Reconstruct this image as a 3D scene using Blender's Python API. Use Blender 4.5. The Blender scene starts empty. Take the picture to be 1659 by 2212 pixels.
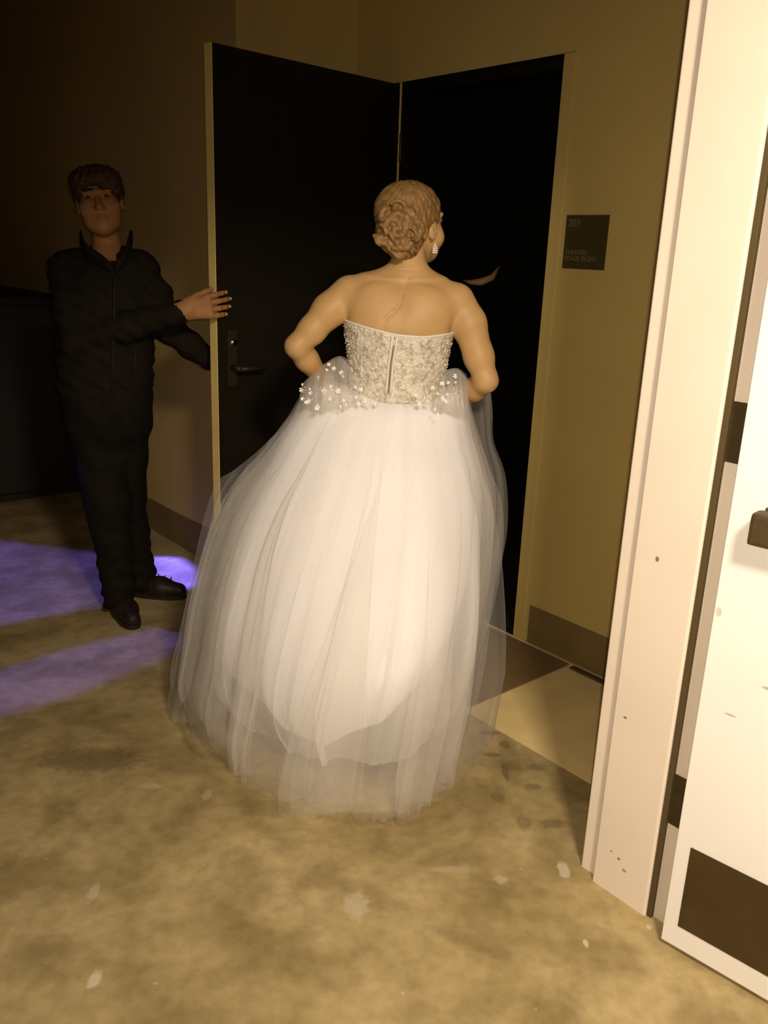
import bpy, bmesh, math, random
import numpy as np
from mathutils import Vector, Matrix
random.seed(7); rng = np.random.default_rng(7)
SC = bpy.context.scene; COL = SC.collection

# ------------------------------------------------------------------ camera, world, lights, exposure
F = 1860.0; PPX, PPY = 829.5, 1106.0; CZ = 1.5
_d = np.array([590.0-PPX, 7200.0-PPY, F]); UPC = -_d/np.linalg.norm(_d)
_f = np.array([0, 0, 1.0]); YC = _f-UPC*_f.dot(UPC); YC /= np.linalg.norm(YC); XC = np.cross(YC, UPC)
if XC[0] < 0: XC = -XC
RW = np.array([XC, YC, UPC])
cam = bpy.data.cameras.new('camera'); camo = bpy.data.objects.new('camera', cam); COL.objects.link(camo)
cam.sensor_fit = 'VERTICAL'; cam.sensor_height = 24.0; cam.lens = F/2212.0*24.0
cam.clip_start = 0.02
M = Matrix([[RW[i][0], -RW[i][1], -RW[i][2], 0] for i in range(3)]+[[0, 0, 0, 1]])
M.translation = Vector((0, 0, CZ)); camo.matrix_world = M
SC.camera = camo
SC.view_settings.view_transform = 'Standard'; SC.view_settings.look = 'None'
SC.view_settings.gamma = 1.0; SC.view_settings.use_curve_mapping = False
SC.view_settings.exposure = 1.0
SC.cycles.transparent_max_bounces = 40
SC.cycles.max_bounces = 8

def P(px, py, y):
    """world point seen at pixel (px, py) whose distance into the room is y"""
    v = RW @ np.array([px-PPX, py-PPY, F]); return np.array([0, 0, CZ])+v*(y/v[1])
U = np.array([.651, -.759, 0]); V = np.array([.759, .651, 0]); U /= np.linalg.norm(U); V /= np.linalg.norm(V)
def B(a, b, z=0.0): return Vector(U*a+V*b)+Vector((0, 0, z))
ROOMROT = math.atan2(U[1], U[0])

world = bpy.data.worlds.new('world'); SC.world = world; world.use_nodes = True
world.node_tree.nodes['Background'].inputs[0].default_value = (0.9, 0.62, 0.3, 1)
world.node_tree.nodes['Background'].inputs[1].default_value = 0.0

def area(name, loc, target, sx, sy, power, col, spread=180):
    l = bpy.data.lights.new(name, 'AREA'); l.shape = 'RECTANGLE'; l.size = sx; l.size_y = sy
    l.energy = power; l.color = col; l.spread = math.radians(spread)
    o = bpy.data.objects.new(name, l); COL.objects.link(o); o.location = loc
    o.rotation_euler = (Vector(target)-Vector(loc)).to_track_quat('-Z', 'Y').to_euler(); return o
LC = (1.0, 0.85, 0.66)
# ceiling lamp of the corridor the photographer stands in
area('corridor_light', (0.55, -0.15, 2.56), (0.30, 1.7, 0.3), 0.30, 0.45, 47, LC)
# phone torch next to the lens
tl = bpy.data.lights.new('phone_torch', 'SPOT'); tl.spot_size = math.radians(108); tl.spot_blend = 1.0; tl.energy = 54; tl.color = (1.0, 0.86, 0.68); tl.shadow_soft_size = 0.012
to = bpy.data.objects.new('phone_torch', tl); COL.objects.link(to); to.location = (0.012, -0.005, CZ+0.014); to.rotation_euler = (Vector((.75, 2.3, .72))-to.location).to_track_quat('-Z', 'Y').to_euler()

# ------------------------------------------------------------------ materials
def nodes(m): return m.node_tree.nodes, m.node_tree.links
def mat(name, col, rough=0.6, var=0.0, scale=20.0, bump=0.0, bscale=200.0, metal=0.0, spec=0.3, sss=0.0, sheen=0.0, detail=4):
    m = bpy.data.materials.new(name); m.use_nodes = True; n, l = nodes(m); b = n['Principled BSDF']
    b.inputs['Base Color'].default_value = (*col, 1); b.inputs['Roughness'].default_value = rough
    b.inputs['Metallic'].default_value = metal; b.inputs['Specular IOR Level'].default_value = spec
    if sss: b.inputs['Subsurface Weight'].default_value = sss; b.inputs['Subsurface Radius'].default_value = (.02, .008, .004); b.inputs['Subsurface Scale'].default_value = 0.5
    if sheen: b.inputs['Sheen Weight'].default_value = sheen
    tc = n.new('ShaderNodeTexCoord')
    if var:
        t = n.new('ShaderNodeTexNoise'); t.inputs['Scale'].default_value = scale; t.inputs['Detail'].default_value = detail
        r = n.new('ShaderNodeValToRGB'); r.color_ramp.elements[0].position = .3; r.color_ramp.elements[1].position = .7
        r.color_ramp.elements[0].color = (*[c*(1-var) for c in col], 1); r.color_ramp.elements[1].color = (*[min(1, c*(1+var)) for c in col], 1)
        l.new(tc.outputs['Object'], t.inputs['Vector']); l.new(t.outputs['Fac'], r.inputs['Fac']); l.new(r.outputs['Color'], b.inputs['Base Color'])
    if bump:
        t = n.new('ShaderNodeTexNoise'); t.inputs['Scale'].default_value = bscale; t.inputs['Detail'].default_value = 3
        bp = n.new('ShaderNodeBump'); bp.inputs['Strength'].default_value = bump; bp.inputs['Distance'].default_value = 0.002
        l.new(tc.outputs['Object'], t.inputs['Vector']); l.new(t.outputs['Fac'], bp.inputs['Height']); l.new(bp.outputs['Normal'], b.inputs['Normal'])
    return m

def marks(m, items, color, jitter=0.25):
    """paint / dirt marks: ellipses (centre, radii along x,y,z, strength) at their places on the surface, ragged by noise"""
    n, l = nodes(m); b = n['Principled BSDF']
    tc = n.new('ShaderNodeTexCoord'); ns = n.new('ShaderNodeTexNoise'); ns.inputs['Scale'].default_value = 60; ns.inputs['Detail'].default_value = 3
    l.new(tc.outputs['Object'], ns.inputs['Vector'])
    src = b.inputs['Base Color'].links[0].from_socket if b.inputs['Base Color'].links else None
    base = tuple(b.inputs['Base Color'].default_value)
    acc = None
    for c, r, s in items:
        mp = n.new('ShaderNodeMapping'); mp.vector_type = 'POINT'
        mp.inputs['Scale'].default_value = [1/k for k in r]; mp.inputs['Location'].default_value = [-c[i]/r[i] for i in range(3)]
        l.new(tc.outputs['Object'], mp.inputs['Vector'])
        ln = n.new('ShaderNodeVectorMath'); ln.operation = 'LENGTH'; l.new(mp.outputs[0], ln.inputs[0])
        a = n.new('ShaderNodeMath'); a.operation = 'MULTIPLY_ADD'; a.inputs[1].default_value = jitter*4; l.new(ns.outputs['Fac'], a.inputs[0]); l.new(ln.outputs['Value'], a.inputs[2])
        mr = n.new('ShaderNodeMapRange'); mr.inputs['From Min'].default_value = 0.75+jitter*2; mr.inputs['From Max'].default_value = 1.25+jitter*2
        mr.inputs['To Min'].default_value = s; mr.inputs['To Max'].default_value = 0; l.new(a.outputs[0], mr.inputs['Value'])
        if acc is None: acc = mr.outputs[0]
        else:
            mx = n.new('ShaderNodeMath'); mx.operation = 'MAXIMUM'; l.new(acc, mx.inputs[0]); l.new(mr.outputs[0], mx.inputs[1]); acc = mx.outputs[0]
    mix = n.new('ShaderNodeMix'); mix.data_type = 'RGBA'; l.new(acc, mix.inputs['Factor'])
    if src: l.new(src, mix.inputs[6])
    else: mix.inputs[6].default_value = base
    mix.inputs[7].default_value = (*color, 1); l.new(mix.outputs[2], b.inputs['Base Color'])

WALL = (0.54, 0.39, 0.125)
M_wall = mat('painted_wall', WALL, .75, .04, 3, .12, 160)
M_trim = mat('cream_frame_paint', (0.80, 0.695, 0.58), .45, .02, 6, .03, 120)
M_trim2 = mat('tan_frame_paint', (0.45, 0.34, 0.16), .5, .02, 6)
M_base = mat('brown_vinyl_baseboard', (0.20, 0.135, 0.045), .5, .08, 12)
M_black = mat('black_door_paint', (0.010, 0.0075, 0.0035), .55, .1, 5, spec=.15)
M_door2 = mat('cream_door_paint', (0.86, 0.83, 0.78), .45, .015, 5)
M_kick = mat('bronze_kick_plate', (0.065, 0.040, 0.013), .5, .15, 9, .05, 60, spec=.2)
M_bronze = mat('dark_bronze', (0.062, 0.042, 0.016), .5, .1, 30, spec=.25)
M_dark = mat('black_plastic', (0.02, 0.015, 0.009), .5)
M_gasket = mat('rubber_gasket', (0.085, 0.058, 0.022), .8)
M_ceil = mat('ceiling_paint', (0.30, 0.24, 0.15), .9)
M_sign = mat('dark_sign_plastic', (0.058, 0.042, 0.014), .45, .05, 10)
M_letter = mat('faded_sign_letters', (0.17, 0.13, 0.05), .5)
M_mat = mat('brown_door_mat', (0.19, 0.12, 0.045), .95, .12, 90, .5, 500)
M_vinyl = mat('tan_sheet_floor', (0.76, 0.58, 0.26), .5, .08, 7, .05, 40)
M_skin = mat('fair_skin', (0.48, 0.29, 0.12), .5, .06, 14, .08, 300, spec=.3, sss=.06)
M_skinm = mat('warm_skin', (0.33, 0.155, 0.055), .55, .08, 14, .05, 300, spec=.25)
M_lip = mat('lips', (0.42, 0.15, 0.09), .5)
M_hairf = mat('blonde_hair', (0.22, 0.122, 0.040), .5, .32, 45, .5, 160, spec=.35)
M_curl = mat('blonde_curls', (0.23, 0.135, 0.046), .5, .35, 45, .6, 200, spec=.4)
M_hairm = mat('brown_hair', (0.050, 0.024, 0.008), .6, .4, 90, .8, 200)
M_jacket = mat('black_jacket_cloth', (0.012, 0.009, 0.005), .85, .2, 30, .3, 400, spec=.1)
M_trouser = mat('black_trouser_cloth', (0.010, 0.008, 0.004), .85, .2, 30, .3, 400, spec=.1)
M_shoe = mat('black_shoe', (0.018, 0.012, 0.008), .5, .2, 30, spec=.2)
M_shirt = mat('shirt_cloth', (0.16, 0.12, 0.05), .8)
M_white = mat('eye_white', (0.16, 0.11, 0.07), .4)
M_iris = mat('dark_iris', (0.02, 0.012, 0.008), .2)
M_silver = mat('silver', (0.85, 0.8, 0.7), .2, metal=1.0)
M_bead = mat('crystal_beads', (0.95, 0.90, 0.82), .12, spec=.9)
M_nail = mat('nail', (0.62, 0.36, 0.24), .3)

# concrete
def concrete():
    m = bpy.data.materials.new('stained_concrete'); m.use_nodes = True; n, l = nodes(m); b = n['Principled BSDF']
    b.inputs['Roughness'].default_value = .62; b.inputs['Specular IOR Level'].default_value = .22
    tc = n.new('ShaderNodeTexCoord')
    def noise(s, d, dist=0.0, rough=.6, off=0):
        mp = n.new('ShaderNodeMapping'); mp.inputs['Location'].default_value = (off, off*1.7, 0); l.new(tc.outputs['Object'], mp.inputs['Vector'])
        t = n.new('ShaderNodeTexNoise'); t.inputs['Scale'].default_value = s; t.inputs['Detail'].default_value = d
        t.inputs['Distortion'].default_value = dist; t.inputs['Roughness'].default_value = rough
        l.new(mp.outputs[0], t.inputs['Vector']); return t.outputs['Fac']
    def ramp(s, p0, p1, c0, c1):
        r = n.new('ShaderNodeValToRGB'); e = r.color_ramp.elements; e[0].position = p0; e[1].position = p1; e[0].color = (*c0, 1); e[1].color = (*c1, 1); l.new(s, r.inputs['Fac']); return r.outputs['Color']
    def mul(a, c, f=1.0):
        x = n.new('ShaderNodeMix'); x.data_type = 'RGBA'; x.blend_type = 'MULTIPLY'; x.inputs['Factor'].default_value = f; l.new(a, x.inputs[6]); l.new(c, x.inputs[7]); return x.outputs[2]
    base = ramp(noise(2.2, 4, .15, .5), .36, .62, (.33, .25, .11), (.48, .37, .185))
    blot = ramp(noise(5.5, 5, .25, .5, 3.1), .38, .56, (.70, .68, .63), (1, 1, 1))
    fine = ramp(noise(26, 4, .0, .55, 9.0), .33, .60, (.86, .85, .83), (1.05, 1.05, 1.04))
    c = mul(mul(base, blot), fine)
    fl = ramp(noise(30, 2, .1, .4, 21.0), .76, .80, (0, 0, 0), (.6, .6, .6))
    x = n.new('ShaderNodeMix'); x.data_type = 'RGBA'; l.new(fl, x.inputs['Factor']); l.new(c, x.inputs[6]); x.inputs[7].default_value = (.55, .48, .33, 1)
    l.new(x.outputs[2], b.inputs['Base Color'])
    bp = n.new('ShaderNodeBump'); bp.inputs['Strength'].default_value = .25; bp.inputs['Distance'].default_value = .002
    l.new(noise(45, 4, 0, .6, 5), bp.inputs['Height']); l.new(bp.outputs['Normal'], b.inputs['Normal'])
    return m
M_conc = concrete()
marks(M_conc, [((-.029, 1.693, 0), (.028, .045, 1), .42), ((-.573, 1.448, 0), (.013, .022, 1), 1.0), ((.495, 1.845, 0), (.014, .030, 1), .7),
               ((.33, 1.80, 0), (.018, .014, 1), .4), ((-.64, 2.13, 0), (.03, .014, 1), .28), ((-.47, 2.10, 0), (.014, .024, 1), .28),
               ((-.66, 1.70, 0), (.012, .03, 1), .45), ((.21, 1.83, 0), (.06, .012, 1), .22), ((.66, 1.66, 0), (.006, .008, 1), .8), ((.50, 1.60, 0), (.006, .012, 1), .8)], (.60, .53, .38), .34)
marks(M_conc, [((-.02, 2.02, 0), (.13, .03, 1), .35), ((-.30, 2.05, 0), (.08, .04, 1), .3), ((.42, 2.35, 0), (.03, .14, 1), .3), ((.16, 1.31, 0), (.010, .03, 1), .6), ((0.375, 2.490, 0), (0.035, 0.012, 1), 0.5), ((0.415, 2.420, 0), (0.02, 0.03, 1), 0.55), ((0.375, 2.360, 0), (0.03, 0.012, 1), 0.5), ((0.400, 2.270, 0), (0.012, 0.05, 1), 0.6), ((0.470, 2.200, 0), (0.025, 0.015, 1), 0.45), ((0.500, 2.300, 0), (0.03, 0.02, 1), 0.4), ((0.360, 2.140, 0), (0.02, 0.02, 1), 0.4), ((0.500, 2.030, 0), (0.04, 0.02, 1), 0.4), ((0.420, 2.030, 0), (0.02, 0.03, 1), 0.35), ((-.85, 2.25, 0), (.15, .06, 1), .45)], (.10, .07, .03), .3)

# ------------------------------------------------------------------ helpers
def tag(o, label=None, cat=None, group=None, kind=None):
    if label: o['label'] = label
    if cat: o['category'] = cat
    if group: o['group'] = group
    if kind: o['kind'] = kind
    return o
def empty(name, loc=(0, 0, 0), rz=0.0):
    o = bpy.data.objects.new(name, None); COL.objects.link(o); o.location = loc; o.rotation_euler = (0, 0, rz); o.empty_display_size = .1; return o
def link(name, me, m, parent=None, smooth=False):
    o = bpy.data.objects.new(name, me); COL.objects.link(o)
    if m is not None:
        for x in (m if isinstance(m, (list, tuple)) else [m]): me.materials.append(x)
    if smooth:
        me.polygons.foreach_set('use_smooth', [True]*len(me.polygons))
    if parent is not None:
        o.parent = parent; o.matrix_parent_inverse = parent_inv(parent)
    return o
def parent_inv(p):
    ch = []; q = p
    m = Matrix.Identity(4)
    while q is not None:
        ch.append(q); q = q.parent
    for q in reversed(ch):
        m = m @ q.matrix_parent_inverse @ q.matrix_basis
    return m.inverted()
def finish(bm, name, m, parent=None, smooth=False):
    me = bpy.data.meshes.new(name); bmesh.ops.recalc_face_normals(bm, faces=bm.faces); bm.to_mesh(me); bm.free(); return link(name, me, m, parent, smooth)
def box(bm, a0, a1, b0, b1, z0, z1, f=B, bev=0.0):
    """box in building axes a (through the doorway wall) and b (along it)"""
    t = bmesh.new()
    vs = [t.verts.new(f(a, b, z)) for a in (a0, a1) for b in (b0, b1) for z in (z0, z1)]
    for q in ((0, 1, 3, 2), (4, 6, 7, 5), (0, 4, 5, 1), (2, 3, 7, 6), (0, 2, 6, 4), (1, 5, 7, 3)): t.faces.new([vs[i] for i in q])
    if bev: bmesh.ops.bevel(t, geom=list(t.edges), offset=bev, segments=2, profile=.6, affect='EDGES')
    me = bpy.data.meshes.new('t'); t.to_mesh(me); t.free(); bm.from_mesh(me); bpy.data.meshes.remove(me)
def boxo(name, m, parent, *a, kind=None, f=B, bev=0.0):
    bm = bmesh.new(); box(bm, *a, f=f, bev=bev); o = finish(bm, name, m, parent)
    if kind: o['kind'] = kind
    return o
def prism(bm, pts, z0, z1, f=B):
    lo = [bm.verts.new(f(a, b, z0)) for a, b in pts]; hi = [bm.verts.new(f(a, b, z1)) for a, b in pts]; n = len(pts)
    bm.faces.new(lo); bm.faces.new(hi)
    for i in range(n): bm.faces.new([lo[i], lo[(i+1) % n], hi[(i+1) % n], hi[i]])
def tube(bm, pts, r, seg=8, closed=False):
    pts = [Vector(p) for p in pts]; n = len(pts); rs = r if hasattr(r, '__len__') else [r]*n
    rings = []; prev = None
    for i, p in enumerate(pts):
        if closed: d = pts[(i+1) % n]-pts[i-1]
        else: d = pts[min(i+1, n-1)]-pts[max(i-1, 0)]
        if d.length < 1e-9: d = Vector((0, 0, 1))
        d.normalize()
        if prev is None:
            a = d.orthogonal().normalized()
        else:
            a = prev-d*prev.dot(d); a = a.normalized() if a.length > 1e-6 else d.orthogonal().normalized()
        prev = a; b = d.cross(a)
        rings.append([bm.verts.new(p+(a*math.cos(2*math.pi*k/seg)+b*math.sin(2*math.pi*k/seg))*rs[i]) for k in range(seg)])
    m = n if closed else n-1
    for i in range(m):
        A, C = rings[i], rings[(i+1) % n]
        for k in range(seg): bm.faces.new([A[k], A[(k+1) % seg], C[(k+1) % seg], C[k]])
    if not closed:
        bm.faces.new(rings[0][::-1]); bm.faces.new(rings[-1])
def mesh_np(name, verts, faces, m, parent=None, smooth=True):
    me = bpy.data.meshes.new(name); me.from_pydata([tuple(map(float, v)) for v in verts], [], faces); me.update(); return link(name, me, m, parent, smooth)

# ---- signed-distance modelling: smooth unions of tapered limbs meshed with surface nets, so bodies are one continuous skin
class SDF:
    def __init__(s, X, Y, Z):
        s.X, s.Y, s.Z = [np.asarray(a, np.float32) for a in (X, Y, Z)]; s.f = np.full((len(X), len(Y), len(Z)), 0.3, np.float32)
    def sub(s, lo, hi):
        sl = []
        for A, l, h in zip((s.X, s.Y, s.Z), lo, hi):
            i0 = max(0, np.searchsorted(A, l)-1); i1 = min(len(A), np.searchsorted(A, h)+1); sl.append(slice(i0, max(i1, i0+1)))
        g = np.meshgrid(s.X[sl[0]], s.Y[sl[1]], s.Z[sl[2]], indexing='ij', sparse=True); return tuple(sl), g
    def comb(s, sl, d, k, op='u'):
        c = s.f[sl]
        if op == 'u':
            h = np.maximum(k-np.abs(c-d), 0)/k; s.f[sl] = np.minimum(c, d)-h*h*k*.25
        else:
            d = -d; h = np.maximum(k-np.abs(c-d), 0)/k; s.f[sl] = np.maximum(c, d)+h*h*k*.25
    def cap(s, a, b, ra, rb, k=.02, op='u'):
        a = np.array(a, float); b = np.array(b, float); mg = max(ra, rb)+k+.03
        sl, (x, y, z) = s.sub(np.minimum(a, b)-mg, np.maximum(a, b)+mg)
        ab = b-a; L = ab.dot(ab)+1e-12
        t = np.clip(((x-a[0])*ab[0]+(y-a[1])*ab[1]+(z-a[2])*ab[2])/L, 0, 1)
        d = np.sqrt((x-a[0]-ab[0]*t)**2+(y-a[1]-ab[1]*t)**2+(z-a[2]-ab[2]*t)**2)-(ra+(rb-ra)*t); s.comb(sl, d, k, op)
    def chain(s, pts, rs, k=.02):
        for i in range(len(pts)-1): s.cap(pts[i], pts[i+1], rs[i], rs[i+1], k)
    def ell(s, c, r, R=None, k=.02, op='u'):
        c = np.array(c, float); r = np.array(r, float); mg = r.max()+k+.03; sl, (x, y, z) = s.sub(c-mg, c+mg)
        x = x-c[0]; y = y-c[1]; z = z-c[2]
        if R is not None: x, y, z = [R[0][i]*x+R[1][i]*y+R[2][i]*z for i in range(3)]
        k0 = np.sqrt((x/r[0])**2+(y/r[1])**2+(z/r[2])**2)+1e-9; k1 = np.sqrt((x/r[0]**2)**2+(y/r[1]**2)**2+(z/r[2]**2)**2)+1e-9
        s.comb(sl, k0*(k0-1)/k1, k, op)
    def prof(s, zs, cx, cy, w, d, k=.03, p=2.2):
        zs = np.array(zs); o = np.argsort(zs); zs = zs[o]; cx, cy, w, d = [np.array(q, float)[o] for q in (cx, cy, w, d)]
        mg = .08; sl, (x, y, z) = s.sub((min(cx-w)-mg, min(cy-d)-mg, zs[0]-mg), (max(cx+w)+mg, max(cy+d)+mg, zs[-1]+mg))
        f = lambda q: smooth_interp(z.ravel(), zs, q).reshape(z.shape).astype(np.float32)
        W, D = f(w), f(d)
        v = ((np.abs((x-f(cx))/W)**p+np.abs((y-f(cy))/D)**p)**(1/p)-1)*np.minimum(W, D)
        v = np.maximum(v, np.maximum(z-zs[-1], zs[0]-z)); s.comb(sl, v, k)
    def disp(s, fn):
        g = np.meshgrid(s.X, s.Y, s.Z, indexing='ij', sparse=True); s.f += fn(*g)
    def mesh(s):
        f = s.f; nx, ny, nz = f.shape; neg = f < 0
        corners = [(i, j, k) for i in (0, 1) for j in (0, 1) for k in (0, 1)]
        cnt = np.zeros((nx-1, ny-1, nz-1), np.int8)
        for i, j, k in corners: cnt += neg[i:nx-1+i, j:ny-1+j, k:nz-1+k]
        act = (cnt > 0) & (cnt < 8); idx = np.argwhere(act); N = len(idx)
        num = np.full(act.shape, -1, np.int64); num[act] = np.arange(N)
        acc = np.zeros((N, 3)); c = np.zeros(N); I, J, K = idx.T
        ax = (s.X, s.Y, s.Z)
        for p in corners:
            for d in range(3):
                if p[d]: continue
                q = list(p); q[d] = 1
                fa = f[I+p[0], J+p[1], K+p[2]]; fb = f[I+q[0], J+q[1], K+q[2]]; mk = (fa < 0) != (fb < 0)
                t = np.where(mk, fa/np.where(fa == fb, 1, fa-fb), 0)
                pa = np.stack([ax[e][(I, J, K)[e]+p[e]] for e in range(3)], 1); pb = np.stack([ax[e][(I, J, K)[e]+q[e]] for e in range(3)], 1)
                acc += np.where(mk[:, None], pa+(pb-pa)*t[:, None], 0); c += mk
        vs = acc/c[:, None]; faces = []
        for d in range(3):
            a, b = [(1, 2), (2, 0), (0, 1)][d]
            sl0 = [slice(1, n-1) for n in f.shape]; sl0[d] = slice(0, f.shape[d]-1); sl1 = list(sl0); sl1[d] = slice(1, f.shape[d])
            n0 = neg[tuple(sl0)]; n1 = neg[tuple(sl1)]; cr = np.argwhere(n0 != n1)
            if not len(cr): continue
            flip = n0[tuple(cr.T)]; base = cr.copy(); base[:, a] += 1; base[:, b] += 1
            def at(da, db):
                q = base.copy(); q[:, a] -= da; q[:, b] -= db; return num[tuple(q.T)]
            q = np.stack([at(1, 1), at(0, 1), at(0, 0), at(1, 0)], 1); q[~flip] = q[~flip][:, ::-1]; faces.append(q)
        return vs, np.concatenate(faces)
def smooth_interp(x, xs, ys):
    xs = np.asarray(xs, float); ys = np.asarray(ys, float); m = np.gradient(ys, xs)
    i = np.clip(np.searchsorted(xs, x)-1, 0, len(xs)-2); h = xs[i+1]-xs[i]; t = np.clip((x-xs[i])/h, 0, 1)
    return (2*t**3-3*t**2+1)*ys[i]+(t**3-2*t**2+t)*h*m[i]+(-2*t**3+3*t**2)*ys[i+1]+(t**3-t**2)*h*m[i+1]
def np_mesh(name, vs, fs, mats, parent=None, midx=None):
    me = bpy.data.meshes.new(name); me.vertices.add(len(vs)); me.vertices.foreach_set('co', np.asarray(vs, np.float32).ravel())
    n = len(fs); me.loops.add(4*n); me.loops.foreach_set('vertex_index', np.asarray(fs, np.int32).ravel()); me.polygons.add(n)
    me.polygons.foreach_set('loop_start', np.arange(0, 4*n, 4, dtype=np.int32)); me.polygons.foreach_set('loop_total', np.full(n, 4, np.int32))
    o = link(name, me, mats, parent)
    me.update(calc_edges=True); me.polygons.foreach_set('use_smooth', np.ones(n, bool))
    if midx is not None: me.polygons.foreach_set('material_index', np.asarray(midx, np.int32))
    me.validate(); me.update(); return o
def axis(lo, hi, step, fine=None):
    out = [lo]
    while out[-1] < hi:
        st = step
        if fine:
            for a, b, s in fine:
                if a <= out[-1] <= b: st = min(st, s)
        out.append(out[-1]+st)
    return np.array(out)
def rotm(rx, ry, rz):
    return np.array(Matrix.Rotation(rz, 3, 'Z') @ Matrix.Rotation(ry, 3, 'Y') @ Matrix.Rotation(rx, 3, 'X'))
def unit(v): v = np.array(v, float); return v/np.linalg.norm(v)

def hand(S, wrist, fwd, back, side, L=.185, curl=(.5, .8, .5), splay=.07, thumb=(.9, .45), k=.004, R=1.0, nails=None):
    """palm + four jointed fingers + thumb; fwd = towards fingers, back = back-of-hand normal, side = towards the thumb"""
    w = np.array(wrist, float); f = unit(fwd); b = unit(np.array(back)-f*np.dot(back, f)); s = unit(np.cross(b, f)); s = s if np.dot(s, side) > 0 else -s
    pl = L*.50; r = .0088*R
    for t, wd in ((-.028, .30), (-.010, .1), (.010, -.1), (.027, -.3)):
        S.cap(w+s*t*.55*R, w+f*pl+s*t*R, .0135*R, .0115*R, .016)
    S.cap(w-f*.03, w+f*.02, .024*R, .023*R, .02)
    lens = (.40, .44, .41, .32)
    for i, t in enumerate((.030, .010, -.011, -.031)):
        p = w+f*pl*(1.0-.03*abs(i-1))+s*t*R; ang = 0.0; sp = (1.5-i)*splay; Li = L*lens[i]*1.12
        pts = [p]; rr = [r*1.12]
        for j, fr in enumerate((.42, .32, .26)):
            ang += curl[j]
            d = (f*math.cos(sp)+s*math.sin(sp))*math.cos(ang)-b*math.sin(ang); p = p+d*Li*fr; pts.append(p); rr.append(r*(1.0-.09*j))
        S.chain(pts, rr, k)
        if nails is not None: nails.append((pts[-1], unit(pts[-1]-pts[-2]), b*math.cos(ang)+f*math.sin(ang), r))
    p = w+f*.022+s*.024*R; a1 = thumb[0]
    d1 = unit(f*math.cos(a1)+s*math.sin(a1)-b*thumb[1]); d2 = unit(d1+f*.45-b*.25); d3 = unit(d2+f*.3-b*.2)
    q1 = p+d1*L*.22; q2 = q1+d2*L*.17; q3 = q2+d3*L*.13
    S.cap(p, q1, .0155*R, .0118*R, .014); S.chain([q1, q2, q3], [.0110*R, .0098*R, .0085*R], k)

# ================================================================== THE SETTING
S_ = lambda o, lab=None: tag(o, lab, kind='structure')
bm = bmesh.new()
vs = [bm.verts.new(p) for p in ((-9, -4, 0), (5, -4, 0), (5, 9, 0), (-9, 9, 0))]; bm.faces.new(vs)
o = finish(bm, 'floor', M_conc); S_(o, 'stained grey tan concrete floor with paint flecks')
AL, AD0, AD1, AR = -3.25, -2.945, -2.105, -1.06     # recess left side, black door opening, near wall
BW, BR = 1.935, 2.533                                # main wall plane, recess back plane
TOP = 3.6
o = boxo('floor_recess', M_vinyl, None, AL, AR-.02, BW+.005, BR, -.01, .0012); S_(o, 'smooth tan floor strip of the door recess')
bm = bmesh.new(); box(bm, -8.5, AL, BW, BR+.15, 0, TOP); o = finish(bm, 'wall_left', M_wall); S_(o, 'dim tan wall behind the open black door')
bm = bmesh.new(); box(bm, AL-.0, AD0-.05, BR, BR+.15, 0, TOP); box(bm, AD1+.05, AR+.2, BR, BR+.15, 0, TOP); box(bm, AD0-.05, AD1+.05, BR, BR+.15, 2.157, TOP)
o = finish(bm, 'wall_back', M_wall); S_(o, 'tan wall with the black doorway and room sign')
# foreground wall with the wide doorway the photo is taken through
AN = -.80
bm = bmesh.new(); box(bm, AR+.01, AN-.01, 1.66, 3.2, 0, 2.75); box(bm, AR+.01, AN-.01, -.42, 1.66, 2.19, 2.75); box(bm, AR+.01, AN-.01, -4.5, -.42, 0, 2.75)
box(bm, AR+.01, AN-.01, -4.5, 3.2, 2.75, TOP)
o = finish(bm, 'wall_near', M_wall); S_(o, 'wall around the wide foreground doorway')
o = boxo('wall_right', M_wall, None, AN, 4, 2.6, 2.75, 0, 2.75); S_(o)
o = boxo('wall_behind', M_wall, None, 3.0, 3.15, -4.5, 2.6, 0, 2.75); S_(o)
o = boxo('wall_far', M_wall, None, -8.6, -8.5, -4.5, 3, 0, TOP); S_(o)
o = boxo('wall_side', M_wall, None, -8.6, 3.1, -4.6, -4.5, 0, TOP); S_(o)
o = boxo('ceiling', M_ceil, None, AN, 3.1, -4.5, 2.6, 2.75, 2.85); S_(o, 'low corridor ceiling')
o = boxo('ceiling_far', M_ceil, None, -8.6, AR+.1, -4.5, 5.2, TOP, TOP+.1); S_(o, 'high ceiling')
# dark room beyond the black door
M_void = mat('black_room_paint', (0.012, 0.010, 0.006), .9)
bm = bmesh.new(); box(bm, -5.0, -1.0, 5.0, 5.1, 0, TOP); box(bm, -5.1, -5.0, BR+.15, 5.1, 0, TOP); box(bm, -1.0, -.9, BR+.15, 5.1, 0, TOP)
o = finish(bm, 'wall_stage', M_void); S_(o, 'black painted walls of the dark room')
o = boxo('floor_stage', M_void, None, -5, -1, BR+.0, 5.0, -.005, .003); S_(o, 'black floor of the dark room')
# baseboards
def baseb(bm, a0, a1, b, h=.16): box(bm, a0, a1, b-.006, b, .004, h, bev=.0015)
bm = bmesh.new(); baseb(bm, AD1+.075, AR, BR, .163); o = finish(bm, 'baseboard_back', M_base); S_(o, 'brown vinyl baseboard under the room sign')
bm = bmesh.new(); box(bm, -8.4, AL, BW-.006, BW, 0, .17); box(bm, AL, AL+.006, BW, BR, .004, .17); baseb(bm, AL+.006, AD0-.05, BR); o = finish(bm, 'baseboard_left', M_base); S_(o, 'dark baseboard on the left wall')
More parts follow.
